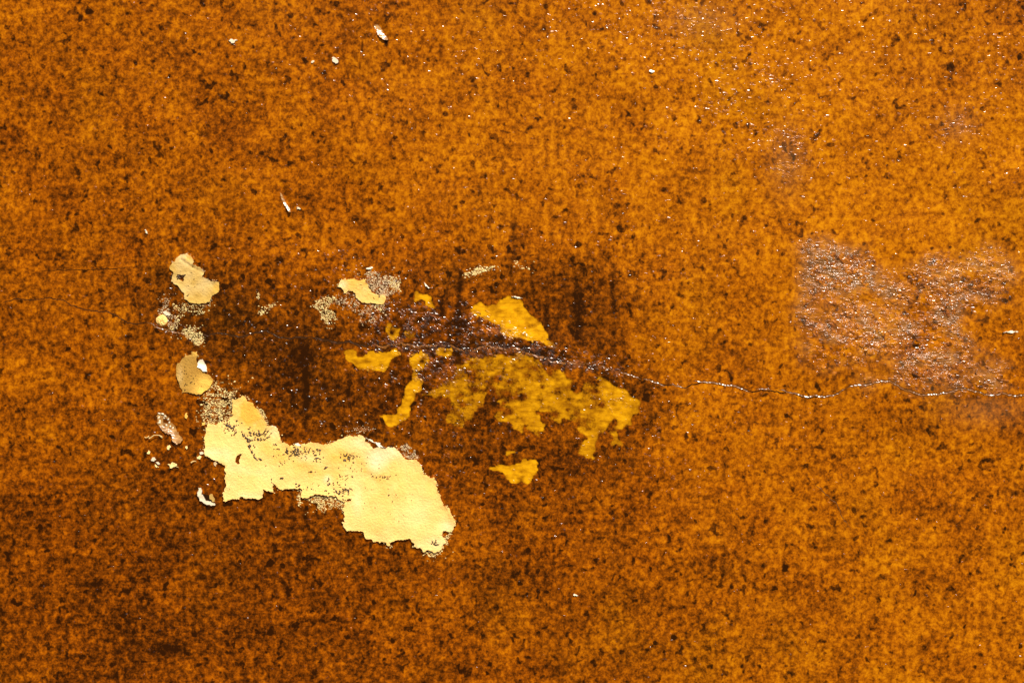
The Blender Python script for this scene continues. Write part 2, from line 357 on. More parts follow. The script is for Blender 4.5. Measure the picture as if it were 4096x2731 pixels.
def varnish_material():
    k = NT('varnished_mottled_paint')
    a_tone, a_dark, a_yel, a_wr, a_gl, a_ve, a_go = [k.attr(n) for n in ('tone', 'dark', 'yellow', 'wrinkle', 'glint', 'veil', 'gloss')]
    co = k.coords()
    n1 = k.noise(co, 104, 3.0, .6, .2)                      # mottles about 1 cm
    n2 = k.noise(k.coords(off=3.1), 300, 2.0, .6)
    n3 = k.noise(k.coords(off=7.7), 22, 2.0, .5)
    brush = k.noise(k.coords(sx=.06, off=1.3), 420, 2.0, .6)        # horizontal brush drag
    brushv = k.noise(k.coords(sz=.16, off=2.3), 120, 2.0, .6)
    f = k.math('MULTIPLY_ADD', k.math('SUBTRACT', n1, .5), 1.30, .50)
    f = k.math('MULTIPLY_ADD', k.math('SUBTRACT', n2, .5), .55, f)
    f = k.math('MULTIPLY_ADD', k.math('SUBTRACT', n3, .5), .34, f)
    f = k.math('MULTIPLY_ADD', k.math('SUBTRACT', brushv, .5), .07, f)
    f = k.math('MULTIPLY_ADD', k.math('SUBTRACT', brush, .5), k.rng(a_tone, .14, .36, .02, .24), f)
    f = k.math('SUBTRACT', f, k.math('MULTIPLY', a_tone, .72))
    f = k.math('SUBTRACT', f, k.math('MULTIPLY', a_dark, .30))
    # scattered drops of dark glaze
    s1 = k.rng(k.noise(k.coords(off=11.0), 78, 1.0, .4, .2), .645, .74, 0, 1, True)
    f = k.math('SUBTRACT', f, k.math('MULTIPLY', s1, .30))
    col = k.ramp(f, [(0.0, (.022, .0065, .0005)), (.16, (.060, .0165, .0006)), (.34, (.158, .041, .0007)), (.52, (.305, .084, .0008)), (.72, (.46, .150, .0011)), (1.0, (.62, .245, .0022))])
    oliv = k.rng(k.noise(k.coords(off=21.0), 5.5, 2.0, .5), .55, .75, 0, .3)
    col = k.mix(oliv, col, k.mix(1.0, col, (.80, 1.06, 1.0), 'MULTIPLY'))
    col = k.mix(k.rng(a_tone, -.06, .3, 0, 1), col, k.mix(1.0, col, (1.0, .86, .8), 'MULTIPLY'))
    col = k.mix(k.math('MULTIPLY', a_ve, .75), col, (.205, .105, .035))
    yn = k.noise(k.coords(sx=.45, off=31.0), 150, 3.0, .6)
    ytone = k.math('ADD', k.math('MULTIPLY_ADD', k.math('SUBTRACT', yn, .5), .9, k.math('MULTIPLY_ADD', a_yel, .50, .18)), k.math('MULTIPLY', k.math('SUBTRACT', n1, .5), .4))
    ycol = k.ramp(ytone, [(.25, (.16, .050, .001)), (.5, (.38, .156, .0013)), (.8, (.67, .315, .003))])
    yf = k.rng(k.math('MULTIPLY_ADD', k.math('ADD', k.math('SUBTRACT', n1, .5), k.math('MULTIPLY', k.math('SUBTRACT', n2, .5), 1.1)), .75, a_yel), .18, .58)
    col = k.mix(yf, col, ycol)
    k.l(col, k.b.inputs['Base Color'])
    # clear, hard, uneven varnish
    
    w1 = k.noise(k.coords(rot=14, sx=.40, off=5.0), 360, 2.0, .55)
    w2 = k.noise(k.coords(rot=14, sx=.5, off=9.0), 170, 1.0, .5)
    wsum = k.math('ADD', w1, k.math('MULTIPLY', w2, .9))
    wsum = k.math('MAXIMUM', k.math('SUBTRACT', wsum, k.math('SUBTRACT', k.rng(a_wr, 0, 1.2, 1.16, .90), k.math('MULTIPLY', a_ve, .22))), 0.0)
    fine = k.math('MULTIPLY', wsum, k.rng(a_wr, 0, .4, 0, 1.6))
    pim = k.noise(k.coords(rot=8, sx=.5, off=13.0), 260, 1.0, .4)
    thr = k.rng(a_gl, 0, 1, .77, .68)
    pim = k.math('MULTIPLY', k.math('MAXIMUM', k.math('SUBTRACT', pim, thr), 0.0), 3.2)
    k.l(k.math('MAXIMUM', k.math('ADD', k.rng(k.math('MULTIPLY', wsum, a_wr), 0, .10, .05, .24), k.math('MULTIPLY', a_ve, .34)), k.math('MAXIMUM', k.rng(pim, 0, .06, .0, .6), k.math('MULTIPLY', a_go, .6))), k.b.inputs['Specular IOR Level'])
    k.l(k.rng(k.math('MAXIMUM', k.math('MAXIMUM', a_wr, a_go), k.math('MULTIPLY', pim, 8.0)), 0, .6, .32, .19), k.b.inputs['Roughness'])
    fine2 = k.noise(k.coords(rot=14, sx=.45, off=15.0), 560, 2.0, .6)
    fine = k.math('ADD', fine, k.math('MULTIPLY', fine2, k.math('MULTIPLY', a_ve, .75)))
    hgt = k.math('ADD', fine, pim)
    bp = k.n('ShaderNodeBump')
    bp.inputs['Strength'].default_value = 1.0
    bp.inputs['Distance'].default_value = .0016
    k.l(hgt, bp.inputs['Height'])
    k.l(bp.outputs[0], k.b.inputs['Normal'])
    return k.m

def plaster_material(name, base, dirt, spec=.2, rough=.7, stain=(.72, .40, .05)):
    k = NT(name)
    a_st, a_wh = k.attr('stain'), k.attr('white')
    n1 = k.noise(k.coords(off=2.0), 38, 4.0, .6)
    n2 = k.noise(k.coords(off=4.0), 300, 3.0, .6)
    n3 = k.noise(k.coords(sx=.12, off=6.0), 300, 2.0, .6)
    col = k.mix(k.rng(n1, .35, .72, 0, .55), base, dirt)
    soft = k.noise(k.coords(off=8.0), 11, 3.0, .55)
    col = k.mix(k.rng(soft, .54, .72, 0, .7), col, k.mix(.6, col, (.90, .76, .45)))
    col = k.mix(k.rng(soft, .46, .30, 0, .6), col, k.mix(1.0, col, (.92, .78, .52), 'MULTIPLY'))
    col = k.mix(k.math('MULTIPLY', a_st, k.rng(n1, .3, .6, .7, 1.9)), col, stain)
    col = k.mix(a_wh, col, (.84, .68, .36))
    col = k.mix(k.rng(n2, .55, .8, 0, .35), col, k.mix(1.0, col, (.74, .66, .5), 'MULTIPLY'))
    col = k.mix(k.rng(n3, .55, .8, 0, .22), col, k.mix(1.0, col, (.8, .72, .55), 'MULTIPLY'))
    k.l(col, k.b.inputs['Base Color'])
    k.b.inputs['Roughness'].default_value = rough
    k.b.inputs['Specular IOR Level'].default_value = spec
    bp = k.n('ShaderNodeBump'); bp.inputs['Distance'].default_value = .0013; bp.inputs['Strength'].default_value = .8
    k.l(k.math('ADD', n2, k.math('MULTIPLY', n1, 1.5)), bp.inputs['Height']); k.l(bp.outputs[0], k.b.inputs['Normal'])
    return k.m

def crumb_material(name, lo, hi, spec=.4):
    k = NT(name)
    k.l(k.ramp(k.attr('shade'), [(0, lo), (1, hi)]), k.b.inputs['Base Color'])
    k.b.inputs['Roughness'].default_value = .32; k.b.inputs['Specular IOR Level'].default_value = spec
    return k.m

def plain(name, color, rough=.6, spec=.3, noise=.35, scale=300):
    k = NT(name)
    n = k.noise(k.coords(), scale, 3.0, .6)
    k.l(k.mix(k.rng(n, .3, .75, 0, noise), color, tuple(c * .35 for c in color)), k.b.inputs['Base Color'])
    k.b.inputs['Roughness'].default_value = rough; k.b.inputs['Specular IOR Level'].default_value = spec
    return k.m

def gloss_material():
    k = NT('lifted_clear_varnish')
    n = k.noise(k.coords(), 120, 3.0, .6)
    k.l(k.ramp(n, [(.3, (.17, .06, .006)), (.7, (.46, .24, .06))]), k.b.inputs['Base Color'])
    k.b.inputs['Roughness'].default_value = .22; k.b.inputs['Specular IOR Level'].default_value = .8
    w = k.noise(k.coords(rot=8, sx=.3, off=5.0), 300, 2.0, .55)
    bp = k.n('ShaderNodeBump'); bp.inputs['Distance'].default_value = .0011
    k.l(w, bp.inputs['Height']); k.l(bp.outputs[0], k.b.inputs['Normal'])
    return k.m

M_VARN = varnish_material()
M_CREAM = plaster_material('cream_plaster', (.87, .575, .185), (.82, .48, .10))
M_TOP = plaster_material('ochre_plaster', (.74, .44, .085), (.70, .38, .05))
M_DIRTY = plaster_material('dirty_cream_plaster', (.56, .35, .075), (.36, .20, .03))
M_DULL = plaster_material('dull_brown_plaster', (.43, .245, .045), (.33, .16, .022), stain=(.80, .46, .075))
M_CRUMB = crumb_material('plaster_crumb', (.46, .28, .07), (.86, .70, .30))
M_GREYCRUMB = crumb_material('dusty_crumb', (.22, .11, .028), (.70, .52, .28), .6)
M_RESID = plain('brown_paint_remnant', (.075, .036, .010), .45, .4, .6, 420)
M_SLIT = plain('crack_dirt', (.022, .008, .002), .9, .03)
M_GLOSS = gloss_material()
M_LIPDARK = plain('crack_lip_brown', (.050, .016, .0015), .26, .22, .4, 200)
M_LIP = plain('crack_lip_varnish', (.21, .07, .005), .25, .5, .4, 200)
M_WHITE = plain('pale_chip_glint', (.66, .56, .38), .35, .6, .25)  # pale chips, also white standing in for glint on glossy edges
M_THREAD = plain('straw_coloured_fibre', (.60, .42, .15), .5, .4, .2)
M_PAVE = plain('concrete_paving', (.16, .15, .135), .9, .2, .5, 14)
M_RENDER = plain('render_edge', (.34, .25, .14), .85, .2, .4, 30)

# ------------------------------------------------------------------ ground and the wall
R = 900.0
g = mesh_obj('ground', [(-R, -R, 0), (R, -R, 0), (R, R, 0), (-R, R, 0)], [(0, 1, 2, 3)], M_PAVE, smooth=False)
tag(g, kind='structure')

wall = bpy.data.objects.new('wall', None)
COL.objects.link(wall)
tag(wall, 'amber brown mottled varnished wall with a long crack and peeled cream patches', 'wall', kind='thing')

# body of the wall behind the coat, with a frame of the same coat round the surveyed part
x0, x1, zt, zb = X(gx[0]), X(gx[-1]), Z(gy[0]), Z(gy[-1])
XL, XR, ZT = -4.0, 4.0, 3.1
def box(v0, v1):
    (a, b, c), (d, e, f) = v0, v1
    return [(a,b,c),(d,b,c),(d,e,c),(a,e,c),(a,b,f),(d,b,f),(d,e,f),(a,e,f)], [(0,3,2,1),(4,5,6,7),(0,1,5,4),(1,2,6,5),(2,3,7,6),(3,0,4,7)]
v, f = box((XL, .012, 0), (XR, .30, ZT))
mesh_obj('masonry', v, f, M_RENDER, wall, smooth=False)
fr = [(XL,0,0),(XR,0,0),(XR,0,ZT),(XL,0,ZT),(x0,0,zb),(x1,0,zb),(x1,0,zt),(x0,0,zt)]
fo = mesh_obj('outer_coat', fr, [(0,1,5,4),(1,2,6,5),(2,3,7,6),(3,0,4,7)], M_VARN, wall, smooth=False)
v, f = box((XL - .04, -.05, ZT + .002), (XR + .04, .34, ZT + .08))
mesh_obj('coping', v, f, M_RENDER, wall, smooth=False)

# the coat itself: one height field, split where its look changes
co = np.stack([X(PX), -H * .001, Z(PY)], -1).reshape(-1, 3)
idx = np.arange(NX * NY).reshape(NY, NX)
quads = np.stack([idx[:-1, :-1], idx[1:, :-1], idx[1:, 1:], idx[:-1, 1:]], -1)     # seen from -Y, counter-clockwise
part = np.zeros((NY - 1, NX - 1), int)
cm = lambda a: (a[:-1, :-1] + a[1:, :-1] + a[1:, 1:] + a[:-1, 1:]) / 4
part[cm(m_right) > .5] = 1
part[cm(m_mid) > .5] = 2
for i, m in enumerate(ymasks):
    part[cm(m) > .5] = 10 + i
veil = np.clip(.46 * m_right * np.clip(.72 + .5 * band(120, 80, 77), .05, 1.6) * (1 - blob(3500, 1470, 80, 50, .9) - blob(3290, 1240, 60, 60, .4) - blob(3650, 1200, 16, 90, .8)) + .5 * m_right * blob(3350, 1060, 170, 80) + .3 * blob(3150, 640, 70, 120) + .25 * blob(3830, 500, 70, 60) + .2 * blob(2800, 80, 140, 70) + .3 * blob(3950, 1640, 160, 60) * (PY > 1590), 0, 1.2)
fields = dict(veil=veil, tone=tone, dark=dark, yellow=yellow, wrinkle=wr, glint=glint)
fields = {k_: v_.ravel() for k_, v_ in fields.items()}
def grid_part(pid, name, label):
    q = quads[part == pid]
    u, inv = np.unique(q, return_inverse=True)
    return tri_mesh(name, co[u], inv.reshape(-1, 4), M_VARN, wall, {k_: v_[u] for k_, v_ in fields.items()}, label=label, size=4)
grid_part(0, 'varnish_coat', None)
grid_part(1, 'wrinkled_varnish', 'crinkled glossy varnish at the right, glittering above the long crack')
grid_part(2, 'wrinkled_varnish', 'dark crinkled varnish glittering along the middle of the long crack')
for i, (lab, v_, poly) in enumerate(YELLOW):
    grid_part(10 + i, 'yellow_patch', lab)

# ------------------------------------------------------------------ plates of plaster and paint that stand proud of the coat
def fnoise(px, py, l, seed):
    r = np.random.default_rng(seed); out = np.zeros_like(px, float)
    for _ in range(14):
        a = r.uniform(0, 2 * math.pi); k_ = 2 * math.pi / (l * r.uniform(.6, 1.8)); ph = r.uniform(0, 6.28)
        out += np.sin((px * math.cos(a) + py * math.sin(a)) * k_ + ph)
    return out / math.sqrt(7.0)

def plate(name, poly, mat, parent, thick=1.4, step=9.0, holes=(), amp=.16, seed=1, lift=.5, ridges=(), stains=(), whites=(), label=None, base=None, minlen=5.0, tilt=(0, 0), kind=None):
    """thin slab with a torn outline; heights in millimetres above the coat"""
    out = rough_outline(poly, amp, minlen, seed)
    loops = [out] + [rough_outline(h_, amp, minlen, seed + 7 + i) for i, h_ in enumerate(holes)]
    pts, edges = [], []
    for lp in loops:
        s0 = len(pts); pts += lp
        edges += [(s0 + i, s0 + (i + 1) % len(lp)) for i in range(len(lp))]
    nb = len(pts)
    xs = [p[0] for p in out]; ys = [p[1] for p in out]
    ax, ay = np.meshgrid(np.arange(min(xs), max(xs), step), np.arange(min(ys), max(ys), step))
    r = np.random.default_rng(seed)
    ax = (ax + r.uniform(-.3, .3, ax.shape) * step).ravel(); ay = (ay + r.uniform(-.3, .3, ay.shape) * step).ravel()
    ok = inside(ax, ay, out)
    for lp in loops[1:]: ok &= ~inside(ax, ay, lp)
    B = np.array(pts)
    if ok.any():
        q = np.stack([ax[ok], ay[ok]], 1)
        dmin = np.min(np.hypot(q[:, None, 0] - B[None, :, 0], q[:, None, 1] - B[None, :, 1]), 1)
        q = q[dmin > step * .35]
        pts = pts + [tuple(p) for p in q]
    res = delaunay_2d_cdt([Vector(p) for p in pts], edges, [], 0, 1e-4)
    V = np.array([tuple(p) for p in res[0]]); T = np.array([t for t in res[2] if len(t) == 3])
    c = V[T].mean(1)
    ok = inside(c[:, 0], c[:, 1], out)
    for lp in loops[1:]: ok &= ~inside(c[:, 0], c[:, 1], lp)
    T = T[ok]
    e = np.concatenate([T[:, [0, 1]], T[:, [1, 2]], T[:, [2, 0]]])
    key = np.sort(e, 1); _, first, cnt = np.unique(key, axis=0, return_index=True, return_counts=True)
    be = e[first[cnt == 1]]
    bset = np.unique(be)
    bd = np.min(np.hypot(V[:, None, 0] - V[None, bset, 0], V[:, None, 1] - V[None, bset, 1]), 1)
    h = thick + .10 * thick * fnoise(V[:, 0], V[:, 1], 110, seed) + .07 * fnoise(V[:, 0], V[:, 1], 28, seed + 1)
    cx, cy = V[:, 0].mean(), V[:, 1].mean()
    h += (V[:, 0] - cx) * tilt[0] * S * 1000 + (V[:, 1] - cy) * tilt[1] * S * 1000
    h += lift * np.exp(-bd / 14.0) * (fnoise(V[:, 0], V[:, 1], 120, seed + 3) > -.3)
    h = np.maximum(h, .35)
    for (rx0, ry0, rx1, ry1, w_, a_) in ridges:
        L = math.hypot(rx1 - rx0, ry1 - ry0); ux, uy = (rx1 - rx0) / L, (ry1 - ry0) / L
        t = np.clip((V[:, 0] - rx0) * ux + (V[:, 1] - ry0) * uy, 0, L)
        d = np.hypot(V[:, 0] - rx0 - t * ux, V[:, 1] - ry0 - t * uy)
        h += a_ * np.exp(-(d / w_) ** 2)
    st = np.zeros(len(V)); wh = np.zeros(len(V))
    for arr, src in ((st, stains), (wh, whites)):
        for (bx, by, rx, ry, val) in src:
            arr += val * np.exp(-((V[:, 0] - bx) / rx) ** 2 - ((V[:, 1] - by) / ry) ** 2)
    hw = height(V[:, 0], V[:, 1]) if base is None else base
    top = np.stack([X(V[:, 0]), -(hw + h) * .001, Z(V[:, 1])], 1)
    low = np.stack([X(V[:, 0]), -(hw - .8) * .001, Z(V[:, 1])], 1)
    # front faces must look towards -Y
    p = top[T]; nrm = np.cross(p[:, 1] - p[:, 0], p[:, 2] - p[:, 0])
    flip = nrm[:, 1] > 0
    T[flip] = T[flip][:, ::-1]
    e = np.concatenate([T[:, [0, 1]], T[:, [1, 2]], T[:, [2, 0]]])
    key = np.sort(e, 1); _, first, cnt = np.unique(key, axis=0, return_index=True, return_counts=True)
    be = e[first[cnt == 1]]
    n = len(V)
    # the sides get vertices of their own so the lip stays crisp
    side_top = top[be].reshape(-1, 3); side_low = low[be].reshape(-1, 3)
    m = len(be); a0 = n + np.arange(m) * 2; b0 = a0 + 1; a1 = n + 2 * m + np.arange(m) * 2; b1 = a1 + 1
    sides = np.concatenate([np.stack([b0, a0, a1], 1), np.stack([b0, a1, b1], 1)])
    allv = np.concatenate([top, side_top, side_low]); allt = np.concatenate([T, sides])
    sv = be.ravel()
    A = dict(stain=np.concatenate([st, st[sv], st[sv]]).clip(0, 1), white=np.concatenate([wh, wh[sv], wh[sv]]).clip(0, 1))
    return tri_mesh(name, allv, allt, mat, parent, A, label=label, kind=kind)

def joined_bits(name, specs, mat, parent, label=None, shades=None, kind='stuff', lift=0.0):
    """many small angular crumbs in one part; spec = (px, py, half width, half height, out mm, turn)"""
    vs_, ts_, sh = [], [], []
    r = random.Random(len(specs))
    for i, (px, py, a, b, out, ang) in enumerate(specs):
        c, s_ = math.cos(ang), math.sin(ang)
        n0 = len(vs_); k_ = 6
        hz = float(height(px, py)) + lift
        for j in range(k_):
            t = 2 * math.pi * j / k_ + r.uniform(-.35, .35); q = r.uniform(.65, 1.15)
            u, w_ = a * q * math.cos(t), b * q * math.sin(t)
            vs_.append((X(px + u * c - w_ * s_), -(hz - .2) * .001, Z(py + u * s_ + w_ * c)))
        m0 = len(vs_)
        for j in range(3):
            t = 2 * math.pi * j / 3 + r.uniform(-.5, .5)
            u, w_ = a * .5 * math.cos(t), b * .5 * math.sin(t)
            vs_.append((X(px + u * c - w_ * s_), -(hz + out * r.uniform(.6, 1.2)) * .001, Z(py + u * s_ + w_ * c)))
        ts_.append((m0, m0 + 2, m0 + 1))
        for j in range(k_):
            jj = (j + 1) % k_; up = m0 + (j // 2) % 3; up2 = m0 + (jj // 2) % 3
            ts_.append((n0 + j, up, n0 + jj))
            if up != up2: ts_.append((n0 + jj, up, up2))
        sh += [r.random() ** .8 if shades is None else shades[i]] * (len(vs_) - n0)
    return tri_mesh(name, np.array(vs_), np.array(ts_), mat, parent, dict(shade=np.array(sh)), smooth=False, label=label, kind=kind)

# the large cream patch
MAIN = [(971,1581),(984,1591),(1009,1611),(1017,1624),(1031,1636),(1047,1666),(1067,1696),(1077,1706),(1079,1702),(1099,1705),(1112,1714),(1117,1729),(1122,1752),(1128,1770),(1148,1774),(1153,1778),(1161,1789),(1166,1779),(1194,1783),(1224,1779),(1235,1769),(1253,1771),(1276,1774),(1293,1780),(1314,1776),(1332,1770),(1357,1756),(1383,1746),(1408,1744),(1429,1746),(1441,1739),(1453,1744),(1460,1767),(1483,1784),(1501,1794),(1525,1792),(1546,1790),(1574,1788),(1592,1802),(1606,1816),(1617,1830),(1631,1839),(1652,1839),(1669,1842),(1681,1858),(1688,1879),(1695,1898),(1715,1907),(1729,1912),(1738,1909),(1743,1939),(1750,1967),(1767,2002),(1785,2026),(1802,2051),(1820,2079),(1824,2100),(1813,2117),(1795,2126),(1771,2124),(1766,2138),(1776,2156),(1783,2168),(1767,2184),(1764,2198),(1739,2209),(1718,2200),(1701,2205),(1688,2196),(1666,2191),(1655,2184),(1659,2175),(1648,2166),(1645,2156),(1627,2154),(1610,2158),(1589,2158),(1567,2165),(1559,2172),(1562,2182),(1546,2177),(1532,2166),(1508,2163),(1490,2158),(1462,2151),(1455,2126),(1431,2121),(1406,2121),(1385,2117),(1376,2107),(1368,2086),(1380,2088),(1376,2051),(1371,2040),(1378,2012),(1399,2002),(1406,1996),(1390,1994),(1383,2005),(1372,2003),(1357,1997),(1347,1982),(1329,1980),(1301,1979),(1278,1975),(1255,1979),(1240,1984),(1230,1991),(1212,1991),(1204,1984),(1204,1951),(1194,1954),(1179,1952),(1158,1954),(1143,1954),(1120,1956),(1107,1948),(1098,1937),(1089,1946),(1094,1969),(1077,1960),(1054,1954),(1051,1974),(1047,1991),(1014,1991),(958,1988),(956,1996),(931,1993),(908,2003),(895,2003),(900,1965),(897,1958),(905,1932),(903,1899),(900,1859),(885,1852),(858,1839),(842,1829),(822,1824),(817,1799),(815,1756),(825,1726),(829,1696),(848,1696),(863,1703),(882,1686),(898,1690),(915,1680),(941,1660),(921,1656),(931,1630),(931,1610),(928,1604),(958,1593)]
main = plate('plaster_patch', MAIN, M_CREAM, wall, 2.0, 9.0, amp=.15, seed=3, lift=.9, minlen=3.4,
             holes=[[(945,1829),(955,1818),(972,1810),(965,1822),(958,1837),(961,1850),(950,1855),(942,1845)]],
             stains=[(1380,1830,70,26,.55),(1480,1865,40,28,.75),(1510,1890,35,35,.8),(1580,1840,30,25,.4),(1130,1815,60,60,.35),(1230,1870,60,40,.3),(985,1640,50,45,.85),(1030,1690,40,40,.7),(1260,1800,90,20,.3),(1060,1780,30,40,.2),(1620,1890,80,30,.18),(1310,1900,60,30,.25)],
             whites=[(1505,1840,42,52,1.0),(1440,1770,40,25,.55),(1570,1815,45,25,.5),(1310,1915,16,16,.8),(1430,2000,22,60,.45),(1660,2060,70,60,.2),(850,1810,60,22,.45),(1790,2105,30,22,.6),(1740,2170,40,30,.4),(1100,1725,22,26,.5),(1000,1980,60,16,.35),(1220,1830,30,16,.35)],
             ridges=[(1745,1930,1822,2095,7,.9),(820,1812,900,1850,12,.6),(1420,1960,1440,2050,16,.5),(960,1968,1040,1968,4,.5),(1480,1800,1500,1890,18,.5)],
             label='large cream plaster patch running down to the right, widest at its lower end')

FL1 = [(744,1015),(754,1020),(767,1029),(773,1039),(771,1057),(790,1067),(805,1075),(818,1088),(813,1100),(808,1108),(831,1118),(846,1126),(866,1127),(877,1130),(877,1154),(874,1169),(861,1177),(846,1187),(843,1197),(838,1208),(825,1213),(805,1213),(780,1214),(759,1210),(751,1200),(737,1195),(739,1177),(729,1167),(718,1151),(713,1143),(698,1136),(685,1126),(688,1111),(694,1095),(689,1083),(679,1072),(680,1065),(689,1051),(703,1037),(718,1024),(731,1018)]
fl1 = plate('plaster_patch', FL1, M_DIRTY, wall, 1.6, 6.0, amp=.10, seed=5, lift=.7,
            holes=[[(709,1098),(722,1100),(738,1098),(745,1097),(740,1105),(735,1112),(737,1120),(732,1130),(728,1124),(716,1117),(710,1110)]],
            ridges=[(726,1040,770,1068,5,-1.3),(770,1068,818,1094,5,-1.3),(736,1034,790,1072,6,.8),(840,1128,868,1160,5,-.8)],
            stains=[(755,1035,14,12,.4),(870,1150,14,24,.4)], whites=[(800,1150,26,20,.15),(720,1070,20,16,.12)],
            label='creased peanut-shaped dull cream patch at the upper left')
FL2 = [(772,1406),(790,1408),(792,1422),(787,1443),(791,1458),(795,1473),(818,1489),(838,1501),(853,1519),(846,1537),(838,1552),(818,1565),(808,1575),(787,1578),(772,1574),(757,1569),(744,1568),(731,1570),(730,1558),(718,1535),(711,1517),(706,1494),(706,1473),(711,1453),(728,1438),(744,1420),(767,1419)]
fl2 = plate('plaster_patch', FL2, M_DULL, wall, 2.2, 6.0, amp=.08, seed=8, lift=.6, tilt=(0, -.02),
            stains=[(820,1545,40,40,.9),(785,1412,14,10,.5)], whites=[(722,1500,10,36,.2)],
            ridges=[(738,1440,740,1560,4,-.5),(744,1421,768,1419,3,-1.4)],
            label='rounded dull yellow-brown flake below the left end of the crack')
FL3 = [(1363,1121),(1384,1118),(1404,1115),(1417,1114),(1427,1119),(1442,1123),(1455,1117),(1463,1119),(1460,1130),(1470,1137),(1474,1150),(1483,1159),(1487,1170),(1501,1176),(1516,1183),(1532,1178),(1543,1187),(1544,1199),(1539,1209),(1529,1216),(1514,1216),(1501,1213),(1483,1210),(1468,1213),(1447,1210),(1435,1199),(1424,1188),(1423,1173),(1412,1164),(1394,1162),(1384,1173),(1376,1173),(1375,1163),(1368,1154),(1358,1149),(1349,1146),(1356,1135)]
fl3 = plate('plaster_patch', FL3, M_TOP, wall, 1.6, 6.0, amp=.10, seed=9, lift=.6, whites=[(1368,1138,20,18,.8),(1440,1190,26,16,.15)], stains=[(1500,1195,40,20,.5)],
            label='small cream patch slanting down to the right above the crack, grit on both sides')

# remnants of brown paint still stuck to the cream patches
def remnants(parent, spots, seed, n_each=1):
    r = random.Random(seed); sp = []
    for (x, y, rx, ry, n, sz) in spots:
        for _ in range(n):
            sp.append((r.gauss(x, rx * .55), r.gauss(y, ry * .55), sz * 1.6 * r.uniform(.5, 1.6), sz * 1.6 * r.uniform(.3, .8), 1.0, r.uniform(-.9, 1.2)))
    return [s_ for s_ in sp]
def along(pts, gap, sz, seed, jit=3.0):
    r = random.Random(seed); out = []
    for (ax, ay), (bx, by) in zip(pts, pts[1:]):
        L = math.hypot(bx - ax, by - ay); n = max(1, int(L / gap))
        for i in range(n):
            t = (i + r.random()) / n
            out.append((ax + (bx - ax) * t + r.gauss(0, jit), ay + (by - ay) * t + r.gauss(0, jit), sz * 1.4 * r.uniform(.6, 1.5), sz * 1.4 * r.uniform(.4, .95), 1.0, math.atan2(by - ay, bx - ax) + r.gauss(0, .5)))
    return out
sp = along([(965,1729),(980,1742),(994,1759),(1001,1792),(1018,1822),(1024,1832)], 4, 4.6, 1) + along([(994,1759),(1021,1759),(1057,1756),(1080,1740)], 5, 3.6, 2) \
   + along([(900,1695),(925,1712),(945,1722),(930,1738)], 4, 4.6, 3) + along([(992,1726),(1030,1738),(1064,1730),(1080,1718)], 4, 3.6, 4) + along([(1086,1918),(1094,1935),(1092,1948)], 4, 3.4, 5) + along([(1010,1782),(1024,1786)], 4, 3.6, 6) \
   + along([(1090,1772),(1110,1778)], 5, 3, 7) + along([(1095,1795),(1115,1797)], 5, 3, 8)
sp += remnants(main, [(1040,1838,12,8,5,4),(1126,1908,4,5,2,4.5),(1190,1806,75,20,70,3.4),(1240,1830,60,16,20,3.2),(1400,1826,40,16,30,3.0),(1300,1868,8,5,2,5),(1245,1887,14,6,4,3.6),(1540,1906,40,8,18,2.8),(1390,1910,30,16,12,2.6),(1325,1928,60,24,14,2.8),
                      (1365,1965,34,22,40,3.8),(1030,1735,50,18,30,3.6),(925,1706,40,18,24,3.6),(1255,1958,90,10,10,2.6),(1120,1840,30,26,8,2.8),(1590,1975,40,16,6,2.4),(1190,1945,16,12,10,3.4),(1380,2000,26,10,10,3.6),(1400,1880,150,60,16,1.9),(1600,2060,120,90,12,1.6),(1500,2010,70,60,8,1.6),(950,1925,60,50,6,1.5),(1265,1800,60,12,12,2.6),(1740,2170,16,8,14,3.6),(1790,2140,12,14,10,3.4),(1460,1870,40,30,8,2.2)], 17)
def on_plate(specs, poly): return [s_ for s_ in specs if inside(np.array([s_[0]]), np.array([s_[1]]), poly)[0]]
joined_bits('paint_remnant', on_plate(sp, MAIN), M_RESID, main, lift=2.0)
sp = remnants(fl1, [(722,1108,14,10,8,4.5),(766,1091,3,3,1,3.5),(778,1116,3,3,1,3.4),(750,1182,4,4,3,3.2),(770,1140,60,50,8,1.4)], 19)
joined_bits('paint_remnant', on_plate(sp, FL1), M_RESID, fl1, lift=1.4)
sp = remnants(fl2, [(735,1480,14,50,26,1.6),(770,1520,40,40,16,1.6)], 20)
joined_bits('paint_remnant', on_plate(sp, FL2), M_RESID, fl2, lift=2.0)
sp = remnants(fl3, [(1516,1184,4,6,4,3),(1494,1192,3,3,2,3),(1440,1150,40,30,8,1.6)], 21)
joined_bits('paint_remnant', on_plate(sp, FL3), M_RESID, fl3, lift=1.4)

# edges of the patches breaking up
def crumbly(parent, poly, n, seed, mat, spread=5.0, size=(2.0, 5.0)):
    r = random.Random(seed); segs = list(zip(poly, poly[1:] + poly[:1])); L = [math.hypot(b[0] - a[0], b[1] - a[1]) for a, b in segs]; out = []
    for _ in range(n):
        (ax, ay), (bx, by) = r.choices(segs, L)[0]; t = r.random()
        x, y = ax + (bx - ax) * t, ay + (by - ay) * t
        if r.random() > .5 + .5 * math.sin(x * .021 + y * .034 + seed) * math.sin(x * .053 - y * .041): continue
        a = r.uniform(*size); out.append((x + r.gauss(0, spread), y + r.gauss(0, spread), a, a * r.uniform(.4, .8), r.uniform(.3, .9), r.gauss(.2, .5)))
    joined_bits('edge_crumbs', out, mat, parent)
crumbly(main, MAIN, 620, 5, M_CRUMB)
crumbly(fl1, FL1, 170, 6, M_GREYCRUMB, 3.5, (1.8, 4.2))
crumbly(fl2, FL2, 90, 7, M_CRUMB, 3.0, (1.6, 3.6))
crumbly(fl3, FL3, 150, 8, M_CRUMB, 4.0, (1.8, 4.4))

